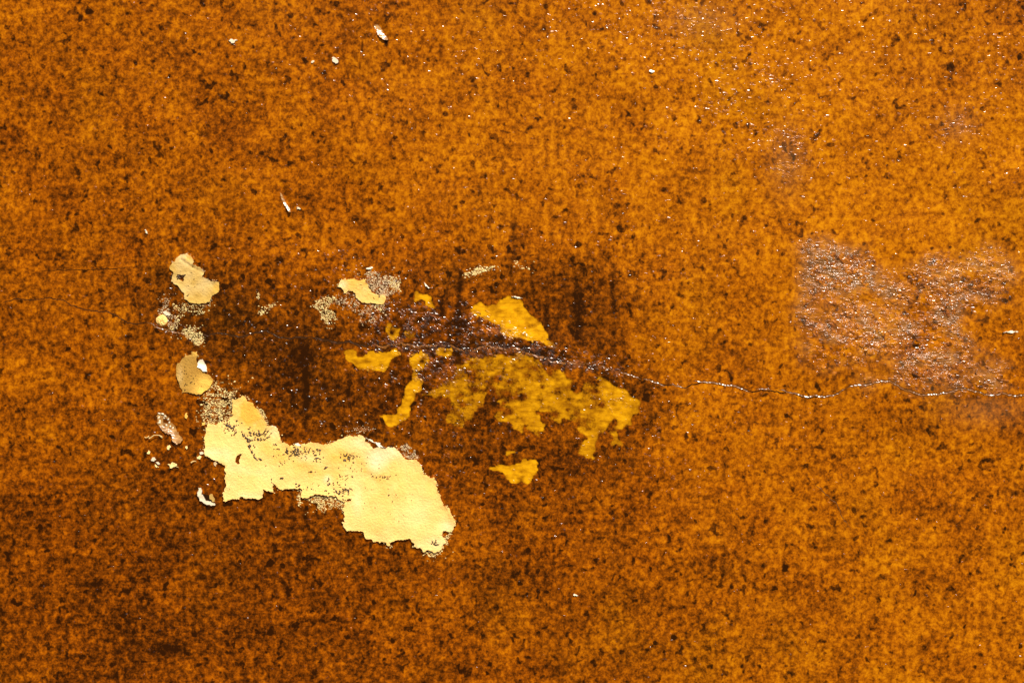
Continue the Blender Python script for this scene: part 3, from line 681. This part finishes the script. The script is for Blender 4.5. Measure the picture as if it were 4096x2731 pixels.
# crumbled plaster left in the coat
def fill(poly, n, seed, size=(3.2, 6.0), keep=None):
    r = random.Random(seed); xs = [p[0] for p in poly]; ys = [p[1] for p in poly]; out = []
    cxm, cym = sum(xs) / len(xs), sum(ys) / len(ys); ex, ey = (max(xs) - min(xs)) * .18, (max(ys) - min(ys)) * .18
    while len(out) < n:
        x, y = r.uniform(min(xs) - ex, max(xs) + ex), r.uniform(min(ys) - ey, max(ys) + ey)
        q = r.random()
        if inside(np.array([x]), np.array([y]), poly)[0] or (q < .10 and inside(np.array([x * .8 + .2 * cxm]), np.array([y * .8 + .2 * cym]), poly)[0]) or q < .012:
            gi_, gj_ = int(np.clip((x - gx[0]) / GS, 0, NX - 1)), int(np.clip((y - gy[0]) / GS, 0, NY - 1))
            if CLUMPS[gj_, gi_] < r.uniform(-2.2, .7): continue
            a = r.uniform(*size) * (1.25 if r.random() < .25 else .9)
            out.append((x, y, a, a * r.uniform(.36, .75), r.uniform(.18, .5), r.gauss(.12, .3)))
    return out
CLUMPS = band(34, 22, 95, 10)
CRUMBS = [
 ('cream crumbs scattered below the creased upper left patch', M_CRUMB, [(690,1222),(760,1212),(842,1212),(836,1240),(800,1262),(740,1262),(690,1290),(660,1330),(700,1325),(720,1290)], 170, (2.4, 5.0)),
 ('grey cream grit on the crack under the upper left patch', M_CRUMB, [(728,1318),(770,1308),(800,1325),(822,1358),(805,1370),(795,1382),(775,1375),(760,1355),(740,1345)], 240, (2.8, 5.0)),
 ('band of cream crumbs between the rounded flake and the large patch', M_CRUMB, [(845,1545),(870,1520),(888,1545),(910,1570),(950,1560),(930,1600),(930,1650),(935,1675),(975,1715),(1000,1735),(970,1735),(900,1692),(860,1700),(815,1698),(802,1660),(815,1610),(812,1578),(835,1560)], 620, (3.0, 5.6)),
 ('pale crumbs along the right edge of the upper lobe', M_CRUMB, [(1031,1632),(1048,1636),(1066,1668),(1074,1696),(1062,1696),(1046,1666)], 60, (2.8, 5.0)),
 ('patch of cream grains left of the small slanting patch', M_CRUMB, [(1258,1205),(1300,1190),(1340,1182),(1345,1200),(1315,1215),(1320,1240),(1345,1255),(1345,1275),(1330,1297),(1310,1300),(1295,1285),(1280,1250),(1258,1230)], 280, (3.0, 5.4)),
 ('grey brown grit right of the small slanting patch', M_GREYCRUMB, [(1440,1108),(1470,1088),(1510,1090),(1550,1105),(1585,1108),(1597,1130),(1597,1160),(1575,1176),(1545,1188),(1500,1172),(1478,1150),(1466,1125)], 520, (2.8, 5.2)),
 ('light grit on the right end of the grey brown grit', M_CRUMB, [(1560,1112),(1585,1106),(1598,1130),(1598,1160),(1570,1168),(1556,1140)], 90, (3.0, 5.0)),
 ('thin grit below the small slanting patch', M_GREYCRUMB, [(1376,1170),(1420,1165),(1432,1205),(1500,1218),(1545,1214),(1535,1260),(1500,1290),(1450,1300),(1420,1250),(1330,1215)], 260, (2.6, 4.8)),
 ('yellow crumbs hanging below the small slanting patch', M_CRUMB, [(1495,1214),(1536,1214),(1530,1240),(1515,1252),(1502,1235)], 36, (3.0, 5.4)),
 ('pale streak of filler above the wing-shaped yellow patch', M_CRUMB, [(1850,1095),(1880,1088),(1900,1072),(1950,1064),(1980,1066),(1975,1080),(1930,1088),(1890,1104),(1865,1105)], 130, (3.0, 6.4)),
 ('cream crumbs hanging below the middle of the large patch', M_CRUMB, [(1222,1992),(1290,1980),(1350,1985),(1377,2008),(1376,2042),(1340,2030),(1290,2046),(1262,2024)], 260, (3.0, 5.6)),
 ('drip of cream crumbs below the large patch', M_CRUMB, [(1186,1955),(1204,1955),(1206,1985),(1203,2022),(1193,2024),(1188,1990)], 34, (3.4, 6.4)),
 ('pale crumbs at the upper right corner of the large patch', M_GREYCRUMB, [(1600,1786),(1625,1776),(1660,1800),(1680,1838),(1640,1838),(1615,1822)], 110, (2.8, 5.0)),
 ('pale crumbs at the lowest tip of the large patch', M_CRUMB, [(1690,2200),(1760,2190),(1783,2138),(1806,2128),(1786,2182),(1762,2214),(1722,2230)], 150, (2.8, 5.2)),
 ('small string of pale crumbs left of the middle', M_CRUMB, [(1030,1258),(1045,1228),(1064,1222),(1100,1210),(1104,1222),(1066,1240),(1046,1264)], 34, (3.4, 6.0)),
 ('upright dash of pale crumbs left of the middle', M_CRUMB, [(1024,1168),(1038,1166),(1036,1205),(1026,1203)], 14, (3.0, 5.0)),
 ('curved row of pale specks above the wing-shaped patch', M_CRUMB, [(2052,1038),(2075,1048),(2130,1080),(2132,1094),(2112,1080),(2080,1072),(2058,1056)], 26, (2.6, 5.0)),
 ('silvery grit beside the round plaster lump', M_GREYCRUMB, [(630,1245),(660,1190),(682,1185),(672,1230),(690,1258),(720,1272),(700,1318),(676,1310),(668,1275),(640,1265)], 130, (2.6, 5.2)),
 ('thin scatter of grit on the upper edge of the large patch', M_GREYCRUMB, [(1360,1735),(1460,1690),(1500,1715),(1440,1738)], 40, (2.4, 4.6)),
]
for i, (lab, mat, poly, n, size) in enumerate(CRUMBS):
    specs = fill(poly, int(n * 1.7), 100 + i, (size[0] * .55, size[1] * 1.05))
    joined_bits('plaster_crumbs', specs, mat, wall, label=lab)

# ------------------------------------------------------------------ the long crack
CRACKS = [
 ('dark left stretch of the long crack', .62, .42, [(9,1214),(51,1198),(80,1195),(128,1197),(161,1196),(190,1191),(220,1195),(265,1205),(280,1218),(310,1229),(342,1237),(387,1242),(435,1246),(464,1260),(488,1275),(510,1291),(545,1295),(574,1291),(589,1288)]),
 ('pale chipped stretch of the crack below the round lump', 1.5, .8, [(589,1288),(619,1300),(643,1312),(685,1324),(720,1331),(760,1340)]),
 ('stretch of the crack under the upper left patch', 1.2, .55, [(780,1338),(815,1337),(832,1343),(850,1334),(880,1331),(905,1335),(930,1341),(955,1346),(985,1340),(1010,1332),(1045,1326),(1060,1320),(1085,1330),(1112,1345),(1150,1352),(1200,1346),(1240,1346)]),
 ('faint stretch of the crack left of the boat-shaped patch', 1.6, .5, [(1240,1346),(1275,1352),(1310,1358),(1350,1370),(1400,1363),(1430,1375),(1470,1382),(1490,1374)]),
 ('jagged stretch of the crack above the boat-shaped patch', 2.3, .66, [(1490,1374),(1510,1378),(1530,1386),(1548,1380),(1580,1374),(1600,1368),(1630,1374),(1660,1384),(1690,1380),(1730,1377),(1766,1375),(1803,1378),(1834,1393),(1862,1398),(1892,1401),(1925,1386),(1947,1380)]),
 ('stretch of the crack under the wing-shaped yellow patch', 2.5, .66, [(1947,1380),(1987,1386),(2023,1392),(2063,1389),(2094,1401),(2140,1419),(2170,1424),(2210,1444),(2270,1450),(2340,1454)]),
 ('bright stretch of the crack right of the wing-shaped patch', 1.2, .7, [(2340,1450),(2364,1459),(2380,1465),(2410,1463),(2445,1476),(2473,1487)]),
 ('thin bright stretch of the crack in the middle of the wall', 1.3, 1.0, [(2473,1487),(2494,1492),(2517,1497),(2540,1505),(2565,1516)]),
 ('thin bright stretch of the crack in the middle of the wall', 1.3, 1.0, [(2572,1514),(2598,1516),(2617,1528),(2640,1534),(2663,1542)]),
 ('short bright stretch of the crack in the plain coat', 1.1, .9, [(2681,1535),(2715,1543),(2744,1552)]),
 ('bright stretch of the crack in the plain coat', 1.3, 1.0, [(2774,1524),(2804,1527),(2838,1527),(2889,1536),(2927,1539),(2961,1550),(2999,1570)]),
 ('short bright stretch of the crack in the plain coat', 1.0, .9, [(3023,1555),(3046,1554),(3089,1560)]),
 ('bright stretch of the crack left of the crinkled varnish', 1.1, .9, [(3114,1558),(3165,1569),(3208,1581),(3225,1585),(3263,1580),(3305,1583),(3340,1577),(3387,1551)]),
 ('wavy right end of the crack under the crinkled varnish', 1.5, .9, [(3387,1551),(3416,1539),(3473,1536),(3521,1522),(3559,1522),(3598,1546),(3630,1560),(3674,1575),(3746,1575),(3784,1570),(3832,1553),(3875,1556),(3952,1577),(4009,1570),(4057,1582),(4095,1577),(4180,1570)]),
 ('dark hairline joining the bright stretches of the crack', .75, .0, [(2560,1514),(2600,1518),(2640,1534),(2681,1538),(2744,1550),(2768,1536),(2804,1529),(2889,1539),(2927,1542),(2961,1553),(3010,1567),(3046,1558),(3089,1563),(3165,1572),(3225,1588),(3305,1586),(3387,1553)]),
 ('thin dark seam line left of the creased patch', .5, .0, [(160,1083),(300,1078),(420,1074),(520,1069)]),
 ('short pale hairline crack at the lower right', .5, .9, [(3258,1936),(3285,1952),(3305,1978),(3345,2010),(3360,2040),(3378,2082),(3400,2108)]),
]
def crack(label, wid, lip, pts, seed):
    p = rough_outline(pts, .10, 9.0, seed, closed=False, cap=2.2)
    r = random.Random(seed)
    n = len(p); vs_, dark_f, lip_f = [], [], []
    for i, (x, y) in enumerate(p):
        a, b = p[max(0, i - 1)], p[min(n - 1, i + 1)]
        L = math.hypot(b[0] - a[0], b[1] - a[1]) or 1
        nx, ny = -(b[1] - a[1]) / L, (b[0] - a[0]) / L
        if ny < 0: nx, ny = -nx, -ny
        taper = min(1.0, .25 + min(i, n - 1 - i) / 5.0)
        w_ = wid * taper * r.uniform(.7, 1.3); rise = lip * taper * (r.uniform(.6, 1.35) if math.sin(i * .55 + seed) + r.uniform(-1, 1) < (lip - .5) * 3 else .12)
        for off, h_ in ((-2.0 * w_, .05), (-.2 * w_, .10), (0 if lip > .6 else .5, .14), (2.4 * w_, .14 + .47 * w_ * rise), (2.9 * w_, .13 + .42 * w_ * rise), (4.4 * w_, .0)):
            px, py = x + nx * off, y + ny * off
            vs_.append((X(px), -(float(height(px, py)) + h_) * .001, Z(py)))
        if i:
            q = (i - 1) * 6; s_ = i * 6
            dark_f.append((q, q + 1, s_ + 1, s_))
            for j in (1, 2, 3, 4): lip_f.append((q + j, q + j + 1, s_ + j + 1, s_ + j))
    o = mesh_obj('crack', vs_, dark_f + lip_f, M_SLIT, wall, label=label, smooth=False)
    o.data.materials.append(M_LIP if lip > .6 else M_LIPDARK)
    mi = [0] * len(dark_f) + [1 if lip > 0 else 0] * len(lip_f)
    o.data.polygons.foreach_set('material_index', mi)
    # outward normals towards the viewer
    import bmesh
    bm = bmesh.new(); bm.from_mesh(o.data)
    for f_ in bm.faces:
        f_.normal_update()
        if f_.normal.y > 0: f_.normal_flip()
    bm.to_mesh(o.data); bm.free()
    return o
for i, (lab, wid, lip, pts) in enumerate(CRACKS):
    crack(lab, wid, lip, pts, 300 + i)

# ------------------------------------------------------------------ blisters added as facets tilted to send the sun to the camera
def glints(label, weight, n, length, high, jit, seed, turn=.22):
    r = np.random.default_rng(seed)
    w_ = np.clip(weight, 0, None).ravel(); w_ = w_ * (PX.ravel() > -60) * (PX.ravel() < 4160) * (PY.ravel() > -60) * (PY.ravel() < 2790)
    pick = r.choice(len(w_), n, p=w_ / w_.sum())
    px = PX.ravel()[pick] + r.uniform(-GS, GS, n) * .6; py = PY.ravel()[pick] + r.uniform(-GS, GS, n) * .6
    hz = height(px, py) * .001
    P = np.stack([X(px), -hz, Z(py)], 1)
    c = np.array(cam.location) - P; c /= np.linalg.norm(c, axis=1)[:, None]
    c = np.array([0, -1.0, .0]) * .35 + c * .65                     # blisters face midway between the sun and the camera, then jittered
    hv = c / np.linalg.norm(c, axis=1)[:, None] + np.array(to_sun)
    hv /= np.linalg.norm(hv, axis=1)[:, None]
    hv = hv + r.standard_normal((n, 3)) * math.radians(jit) * np.array([1.0, .2, 1.0])
    sx, sz = hv[:, 0] / hv[:, 1], hv[:, 2] / hv[:, 1]               # rise per metre right / up
    L = r.uniform(*length, n) * S * .5; B = r.uniform(*high, n) * S
    t = turn + r.normal(0, .16, n)
    ux, uz = np.cos(t), -np.sin(t)                                   # long axis, falling to the right
    def pt(a, b, out=None):
        dx, dz = a * ux - b * uz * 0, a * uz + b
        o = sx * dx + sz * dz
        o = o if out is None else out
        return np.stack([P[:, 0] + dx, P[:, 1] - o, P[:, 2] + dz], 1)
    k1, k2 = r.uniform(.45, .8, n), r.uniform(.5, .9, n)
    zero = np.zeros(n) - .0001
    q = [pt(-L * k1, zero * 0, None), pt(L * k2, zero * 0, None), pt(L, -B * .55), pt(L * .35, -B), pt(-L * .55, -B * .9), pt(-L, -B * .4)]
    q += [pt(L * 1.05, -B * 1.3, zero), pt(L * .3, -B * 2.5, zero), pt(-L * .6, -B * 2.3, zero), pt(-L * 1.05, -B * 1.1, zero)]
    co_ = np.stack(q, 1).reshape(-1, 3)
    T0 = np.array([(0, 2, 1), (0, 3, 2), (0, 4, 3), (0, 5, 4), (2, 3, 6), (3, 7, 6), (3, 4, 7), (4, 8, 7), (4, 5, 8), (5, 9, 8)])[:, ::-1]
    tr = (np.arange(n)[:, None, None] * 10 + T0[None]).reshape(-1, 3)
    p_ = co_[tr]; nn = np.cross(p_[:, 1] - p_[:, 0], p_[:, 2] - p_[:, 0]); fl_ = nn[:, 1] > 0
    tr[fl_] = tr[fl_][:, ::-1]
    gi = np.clip(np.rint((px - gx[0]) / GS), 0, NX - 1).astype(int); gj = np.clip(np.rint((py - gy[0]) / GS), 0, NY - 1).astype(int)
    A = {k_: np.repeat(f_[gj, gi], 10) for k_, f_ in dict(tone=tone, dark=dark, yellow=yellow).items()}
    A['gloss'] = np.ones(len(co_))
    return tri_mesh('varnish_glints', co_, tr, M_VARN, wall, A, smooth=False, label=label, kind='stuff')
crk = np.zeros((NY, NX))
for lab, wid, lip, pts in CRACKS[4:7]:
    for (ax_, ay_), (bx_, by_) in zip(pts, pts[1:]):
        crk = np.maximum(crk, blob((ax_ + bx_) / 2, (ay_ + by_) / 2 + 4, abs(bx_ - ax_) * .7 + 14, 15))
clump = np.clip(.6 + .6 * band(46, 30, 71), .05, 2.2)
notyel = 1 - .45 * np.clip(yellow, 0, 1)
glints('added blisters along the crinkled middle of the long crack', (np.maximum(m_mid * .55, .10 * (wr > .25)) * (PX > 1250) * (PX < 2720) * (PY > 950) + 3.2 * crk + 2.4 * blob(1985, 1300, 120, 30, 1, 24) + 1.4 * blob(2190, 1390, 70, 22, 1, 25) + 1.0 * blob(1690, 1470, 40, 90) + 1.0 * blob(1690, 1270, 90, 40, 1, 15) + 1.0 * blob(1800, 1470, 80, 60) + 1.3 * blob(2360, 1440, 70, 26, 1, 18)) * clump * notyel, 1350, (6, 18), (2.4, 5.2), 5.5, 801, .30)
glints('added blisters over the crinkled varnish at the right', m_right * clump * (wr + .1) * (1 - blob(3500, 1470, 80, 48, 1.0)) * (1 + 1.2 * blob(3420, 1060, 170, 60, 1, 12) + 1.3 * blob(3450, 1330, 120, 60, 1, 10) + .9 * blob(3780, 1100, 130, 90) + .8 * blob(3700, 1480, 140, 60)), 1500, (6, 20), (2.6, 6.0), 7.0, 802, .28)
glints('scattered glittering specks over the upper right of the wall', (.4 * glint ** 1.6 * (PY < 1000) * (PX > 1500)) * clump ** 1.5 + 2.2 * clump * (blob(3170, 560, 60, 110) * .6 + blob(2850, 430, 60, 45) + blob(3060, 300, 90, 60) * .8 + blob(3040, 530, 120, 40, 1, 22) + blob(3150, 690, 60, 30, 1, 20) + blob(3820, 500, 70, 55) * .9 + blob(2790, 90, 120, 60) * .6 + blob(2340, 20, 70, 20)), 480, (6, 18), (2.2, 5.4), 6.0, 803, .14)
glints('few scattered glittering specks round the damage', (clump ** 1.5) * (3.0 * blob(672, 1215, 22, 50, 1, 12) + 3.0 * blob(700, 1300, 40, 30) + 2.5 * blob(640, 1310, 60, 12, 1, 18) + 2.5 * blob(985, 1590, 40, 22, 1, 30) + 2.0 * blob(1540, 1130, 60, 40) + 1.6 * blob(1110, 1200, 26, 26, 1, 40) + 2.0 * blob(840, 1175, 40, 40) * (PX > 850) + blob(1600, 1600, 520, 330) * .8 + blob(2500, 1650, 200, 250) * .7 + blob(1000, 1300, 420, 200) * .5 + blob(1380, 1060, 110, 60) * 3.0 + blob(1500, 150, 700, 250) * .22 + blob(1750, 1950, 120, 90) + blob(3300, 1300, 900, 500) * .06 + blob(2660, 1900, 90, 60) * 1.2 + .012) * notyel, 620, (5, 13), (2.0, 4.2), 6.0, 804, .16)

# ------------------------------------------------------------------ chips, gouges, curls
GL_TILT = (.14, -.44)    # slope that throws the sun to the front: right-up facing
def facet(name, poly, label, mat=M_GLOSS, thick=1.0, tilt=GL_TILT, seed=1, amp=.1, step=6.0, lift=0.0):
    cx = sum(p[0] for p in poly) / len(poly); cy = sum(p[1] for p in poly) / len(poly)
    # tilt: mm of rise per mm to the right / downwards; the low side meets the coat
    return plate(name, poly, mat, wall, thick, step, amp=amp, seed=seed, lift=lift, label=label, tilt=(-tilt[0], -tilt[1]), minlen=6.0)

facet('gouge_rim', [(1498,101),(1512,100),(1522,108),(1530,122),(1537,138),(1548,150),(1552,162),(1545,163),(1530,158),(1518,148),(1508,132),(1502,116)], 'white glinting crescent rim of the gouge near the top edge', thick=.3, seed=41)
facet('gouge_rim', [(1120,770),(1127,775),(1136,796),(1146,815),(1158,832),(1165,848),(1157,849),(1146,832),(1134,812),(1124,792)], 'thin glinting rim of the slanting scratch left of the top middle', thick=.3, seed=42)
gsp = [(636,1653,9,4),(648,1655,12,5),(660,1664,9,5),(635,1670,6,9),(637,1690,9,8),(650,1706,15,7),(660,1718,13,6),(640,1683,8,6),(668,1722,12,4),(688,1738,5,5),(694,1750,5,8),(700,1760,5,8),(708,1770,6,6),(690,1712,5,9),(700,1728,6,8),(708,1744,7,7),(716,1756,7,6),(655,1672,8,4),(664,1700,8,5),(680,1706,6,6),(676,1690,5,7),(672,1676,5,7)]
GOUGE = [(630,1655),(645,1648),(662,1656),(676,1672),(692,1697),(705,1718),(716,1740),(732,1760),(722,1772),(712,1776),(700,1768),(690,1752),(684,1736),(668,1730),(650,1720),(638,1704),(627,1692),(630,1675)]
plate('gouge_rim', GOUGE, M_GLOSS, wall, .5, 5.0, amp=.16, seed=43, lift=.2, holes=[[(652,1676),(664,1672),(676,1684),(670,1694),(658,1690)]], tilt=(-.05, .24),
      label='long torn gouge with white glinting edges left of the large patch')
def lumps(name, lst, mat, label, out=1.6, ang=.45, seed=0):
    r = random.Random(seed)
    return joined_bits(name, [(x, y, a, b, out * r.uniform(.7, 1.2), ang + r.gauss(0, .15)) for (x, y, a, b) in lst], mat, wall, label=label, kind=None, shades=[r.uniform(.6, 1) for _ in lst])
lumps('gouge_glints', gsp, M_WHITE, 'pale bits painted as sun glint on the long torn gouge', 1.4, .6, 5)  # pale colour stands in for the sun glint on torn varnish
facet('glint_facet', [(792,1448),(800,1438),(811,1436),(818,1450),(826,1466),(830,1486),(815,1485),(804,1474),(791,1468)], 'triangular facet with a painted white glint on the rounded flake', mat=M_WHITE, thick=1.9, seed=44, step=5)  # glossy facet whose glint is given as pale colour
CHIPS = [
 ('pale chip at the upper left, apart from the others', [(914,163),(930,158),(946,160),(952,164),(940,172),(926,176)], M_WHITE),
 ('pale chip below the top edge, left of the gouge', [(1328,234),(1334,228),(1345,233),(1352,242),(1352,252),(1342,256),(1336,250),(1330,246)], M_WHITE),
 ('tiny round pale chip left of the larger one', [(1244,250),(1248,244),(1257,243),(1258,248),(1250,254)], M_WHITE),
 ('small white chip above the left end of the crack', [(578,920),(584,918),(590,928),(592,936),(584,932)], M_WHITE),
 ('white chip beside the slanting scratch', [(1186,830),(1194,829),(1203,834),(1200,838),(1188,838)], M_WHITE),
 ('white glint chip on the upper right', [(2596,284),(2606,281),(2618,285),(2616,289),(2602,290)], M_WHITE),
 ('larger white chip touching the top of the large patch', [(1078,1703),(1090,1700),(1104,1705),(1108,1712),(1094,1714),(1084,1712)], M_WHITE),
 ('white chip above the round plaster lump', [(655,1245),(664,1242),(674,1250),(684,1258),(676,1264),(664,1261),(655,1253)], M_WHITE),
 ('cream chip left of the large patch', [(671,1855),(684,1855),(694,1850),(705,1854),(707,1862),(700,1866),(690,1870),(680,1872),(680,1864)], M_CRUMB),
 ('upper of two white chips far left of the large patch', [(604,1838),(610,1829),(620,1830),(624,1838),(616,1845)], M_WHITE),
 ('lower of two white chips far left of the large patch', [(622,1847),(630,1846),(640,1854),(636,1858),(628,1854)], M_WHITE),
 ('narrow pale chip under the two white chips', [(618,1858),(628,1862),(636,1869),(628,1870),(620,1864)], M_CRUMB),
 ('small pale chip above the two white chips', [(588,1810),(594,1800),(601,1806),(600,1814),(592,1815)], M_CRUMB),
 ('white flake near the left edge of the large patch', [(800,1808),(808,1805),(816,1808),(812,1815),(802,1816)], M_WHITE),
 ('cream flake just left of the large patch', [(788,1826),(798,1820),(806,1828),(802,1836),(790,1834)], M_CRUMB),
 ('grey chip tucked under the left edge of the large patch', [(856,1850),(864,1846),(870,1852),(864,1864),(858,1860)], M_GREYCRUMB),
 ('yellow grain right of the torn gouge', [(742,1653),(750,1652),(752,1664),(748,1675),(742,1672)], M_TOP),
 ('square cream grain at the upper left corner of the large patch', [(806,1689),(818,1688),(818,1700),(807,1702)], M_TOP),
 ('cream fleck hanging below the torn gouge', [(670,1782),(678,1779),(684,1788),(678,1797),(670,1797),(668,1789)], M_CRUMB),
 ('small cream fleck right below the torn gouge', [(742,1784),(750,1782),(752,1790),(748,1797),(742,1790)], M_CRUMB),
 ('white sliver at the lower right of the dark zone', [(2295,2374),(2306,2376),(2312,2380),(2304,2382)], M_WHITE),
 ('white sliver on the top edge of the large patch', [(1178,1776),(1196,1774),(1212,1780),(1200,1783),(1182,1781)], M_WHITE),
 ('long white sliver on the top edge of the large patch', [(1462,1748),(1486,1758),(1508,1769),(1530,1785),(1544,1791),(1528,1788),(1504,1773),(1480,1760)], M_WHITE),
 ('white sliver left of the hooked yellow patch', [(1694,1130),(1702,1134),(1712,1146),(1724,1152),(1714,1153),(1702,1144)], M_WHITE),
 ('white sliver above the small slanting patch', [(1464,1073),(1478,1070),(1492,1072),(1480,1077),(1466,1077)], M_WHITE),
 ('white dash at the right edge above the crack', [(4010,1327),(4040,1323),(4072,1325),(4072,1329),(4040,1331),(4012,1331)], M_WHITE),
 ('thin white sliver above the wing-shaped yellow patch', [(2046,1185),(2066,1186),(2090,1191),(2080,1194),(2060,1190)], M_WHITE),
]
for i, (lab, poly, mat) in enumerate(CHIPS):
    sliver = 'sliver' in lab or 'dash' in lab or 'glint' in lab  # slivers and dashes: sun glint on glossy edges, given as pale colour
    o = plate('glint_sliver' if sliver else 'paint_chip', poly, mat, wall if sliver else None, 1.2, 5.0, amp=.16, seed=60 + i, lift=.1, label=lab, tilt=(-.10, .34) if sliver else (-.03, .10), minlen=4.0)
    if not sliver: tag(o, cat='paint chip', group='loose chips stuck on the wall')
    if mat in (M_CRUMB, M_GREYCRUMB):
        a = o.data.attributes.new('shade', 'FLOAT', 'POINT')
        a.data.foreach_set('value', np.clip(.7 + .2 * np.random.default_rng(i).standard_normal(len(o.data.vertices)), 0, 1).astype(np.float32))

# round plaster lump
def dome(px, py, r_, out, mat, label, seed):
    r = random.Random(seed); vs_, fs = [], []
    rings, seg = 5, 18
    hz = float(height(px, py))
    bumps = [[r.uniform(-.16, .16) for _ in range(seg)] for _ in range(rings + 1)]
    for i in range(rings + 1):
        t = i / rings
        for j in range(seg):
            a = 2 * math.pi * j / seg
            rr = r_ * math.cos(t * math.pi / 2 * .92) * (1 + bumps[0][j] * .5)
            h_ = out * math.sin(t * math.pi / 2) * (1 + bumps[i][j] * 1.6)
            vs_.append((X(px + rr * math.cos(a)), -(hz - .3 + h_) * .001, Z(py + rr * math.sin(a))))
    for i in range(rings):
        for j in range(seg):
            a, b = i * seg + j, i * seg + (j + 1) % seg
            fs.append((a, b, b + seg, a + seg))
    fs.append(tuple(rings * seg + j for j in range(seg)))
    return tag(mesh_obj('plaster_lump', vs_, fs, mat, None, label=label, smooth=False), cat='plaster lump')
dome(648, 1281, 23, 3.0, M_CREAM, 'round crumbly plaster lump sitting on the crack', 5)

# thin curls and shreds of lifted paint, swept tubes
def curl(name, pts, rad, mat, label, out):
    from math import cos, sin, pi
    vs_, fs = [], []; k_ = 6; n = len(pts)
    for i, (x, y) in enumerate(pts):
        a, b = pts[max(0, i - 1)], pts[min(n - 1, i + 1)]
        L = math.hypot(b[0] - a[0], b[1] - a[1]) or 1
        nx, ny = -(b[1] - a[1]) / L, (b[0] - a[0]) / L
        hz = float(height(x, y)) + out[i]
        r_ = rad[i]
        for j in range(k_):
            t = 2 * pi * j / k_
            vs_.append((X(x + nx * r_ * cos(t)), -(hz + r_ * .39 * sin(t)) * .001, Z(y + ny * r_ * cos(t))))
        if i:
            for j in range(k_):
                p, q = (i - 1) * k_ + j, (i - 1) * k_ + (j + 1) % k_
                fs.append((p, q, q + k_, p + k_))
    fs.append(tuple(range(k_))); fs.append(tuple((n - 1) * k_ + j for j in range(k_)))
    return tag(mesh_obj(name, vs_, fs, mat, None, label=label), cat='paint shred', group='thin shreds of paint curling off the wall')
curl('paint_curl', [(598,1752),(606,1750),(612,1744),(618,1740),(628,1739),(638,1740),(646,1746),(650,1752)], [3.2, 2.4, 2.2, 1.6, 1.4, 1.6, 4.0, 2.6], M_THREAD, 'thin wavy shred of paint curling off below the torn gouge', [3.2, 4.0, 4.2, 4.0, 3.4, 2.4, 1.4, .8])
curl('paint_curl', [(766,1849),(771,1846),(776,1843),(782,1843),(786,1847)], [2.6, 3.0, 2.2, 1.6, 1.4], M_THREAD, 'tiny curl of paint left of the large patch', [2.4, 2.8, 2.4, 1.6, .6])
curl('paint_curl', [(579,1746),(585,1750),(592,1748),(597,1743)], [1.6, 2.0, 1.8, 2.0], M_THREAD, 'tiny hook of paint far left of the torn gouge', [2.0, 2.4, 2.2, 1.6])
curl('paint_curl', [(703,1864),(710,1867),(716,1869)], [1.2, 1.0, .7], M_THREAD, 'fine bristle sticking out of the cream chip', [1.4, 1.2, .8])
# torn flake hanging open at the lower left
fl = plate('torn_flake', [(794,1950),(806,1950),(809,1962),(806,1976),(818,1990),(832,2002),(846,2008),(860,2013),(862,2019),(850,2020),(838,2017),(824,2014),(810,2004),(800,1992),(792,1982),(790,1972)], M_WHITE, None, 2.6, 5.0, amp=.14, seed=91, lift=.8, tilt=(-.06, .16), label='torn pale flake hanging open at the lower left of the large patch')
tag(fl, cat='paint flake')
plate('flake_lip', [(842,1975),(850,1976),(856,1990),(860,2004),(852,2006),(846,1996),(838,1990)], M_CRUMB, fl, 2.0, 5.0, amp=.14, seed=92, lift=.4)
plate('flake_pocket', [(808,1970),(822,1976),(838,1984),(846,1998),(840,2004),(824,1998),(812,1986)], M_SLIT, fl, .5, 6.0, amp=.12, seed=93, lift=.1)
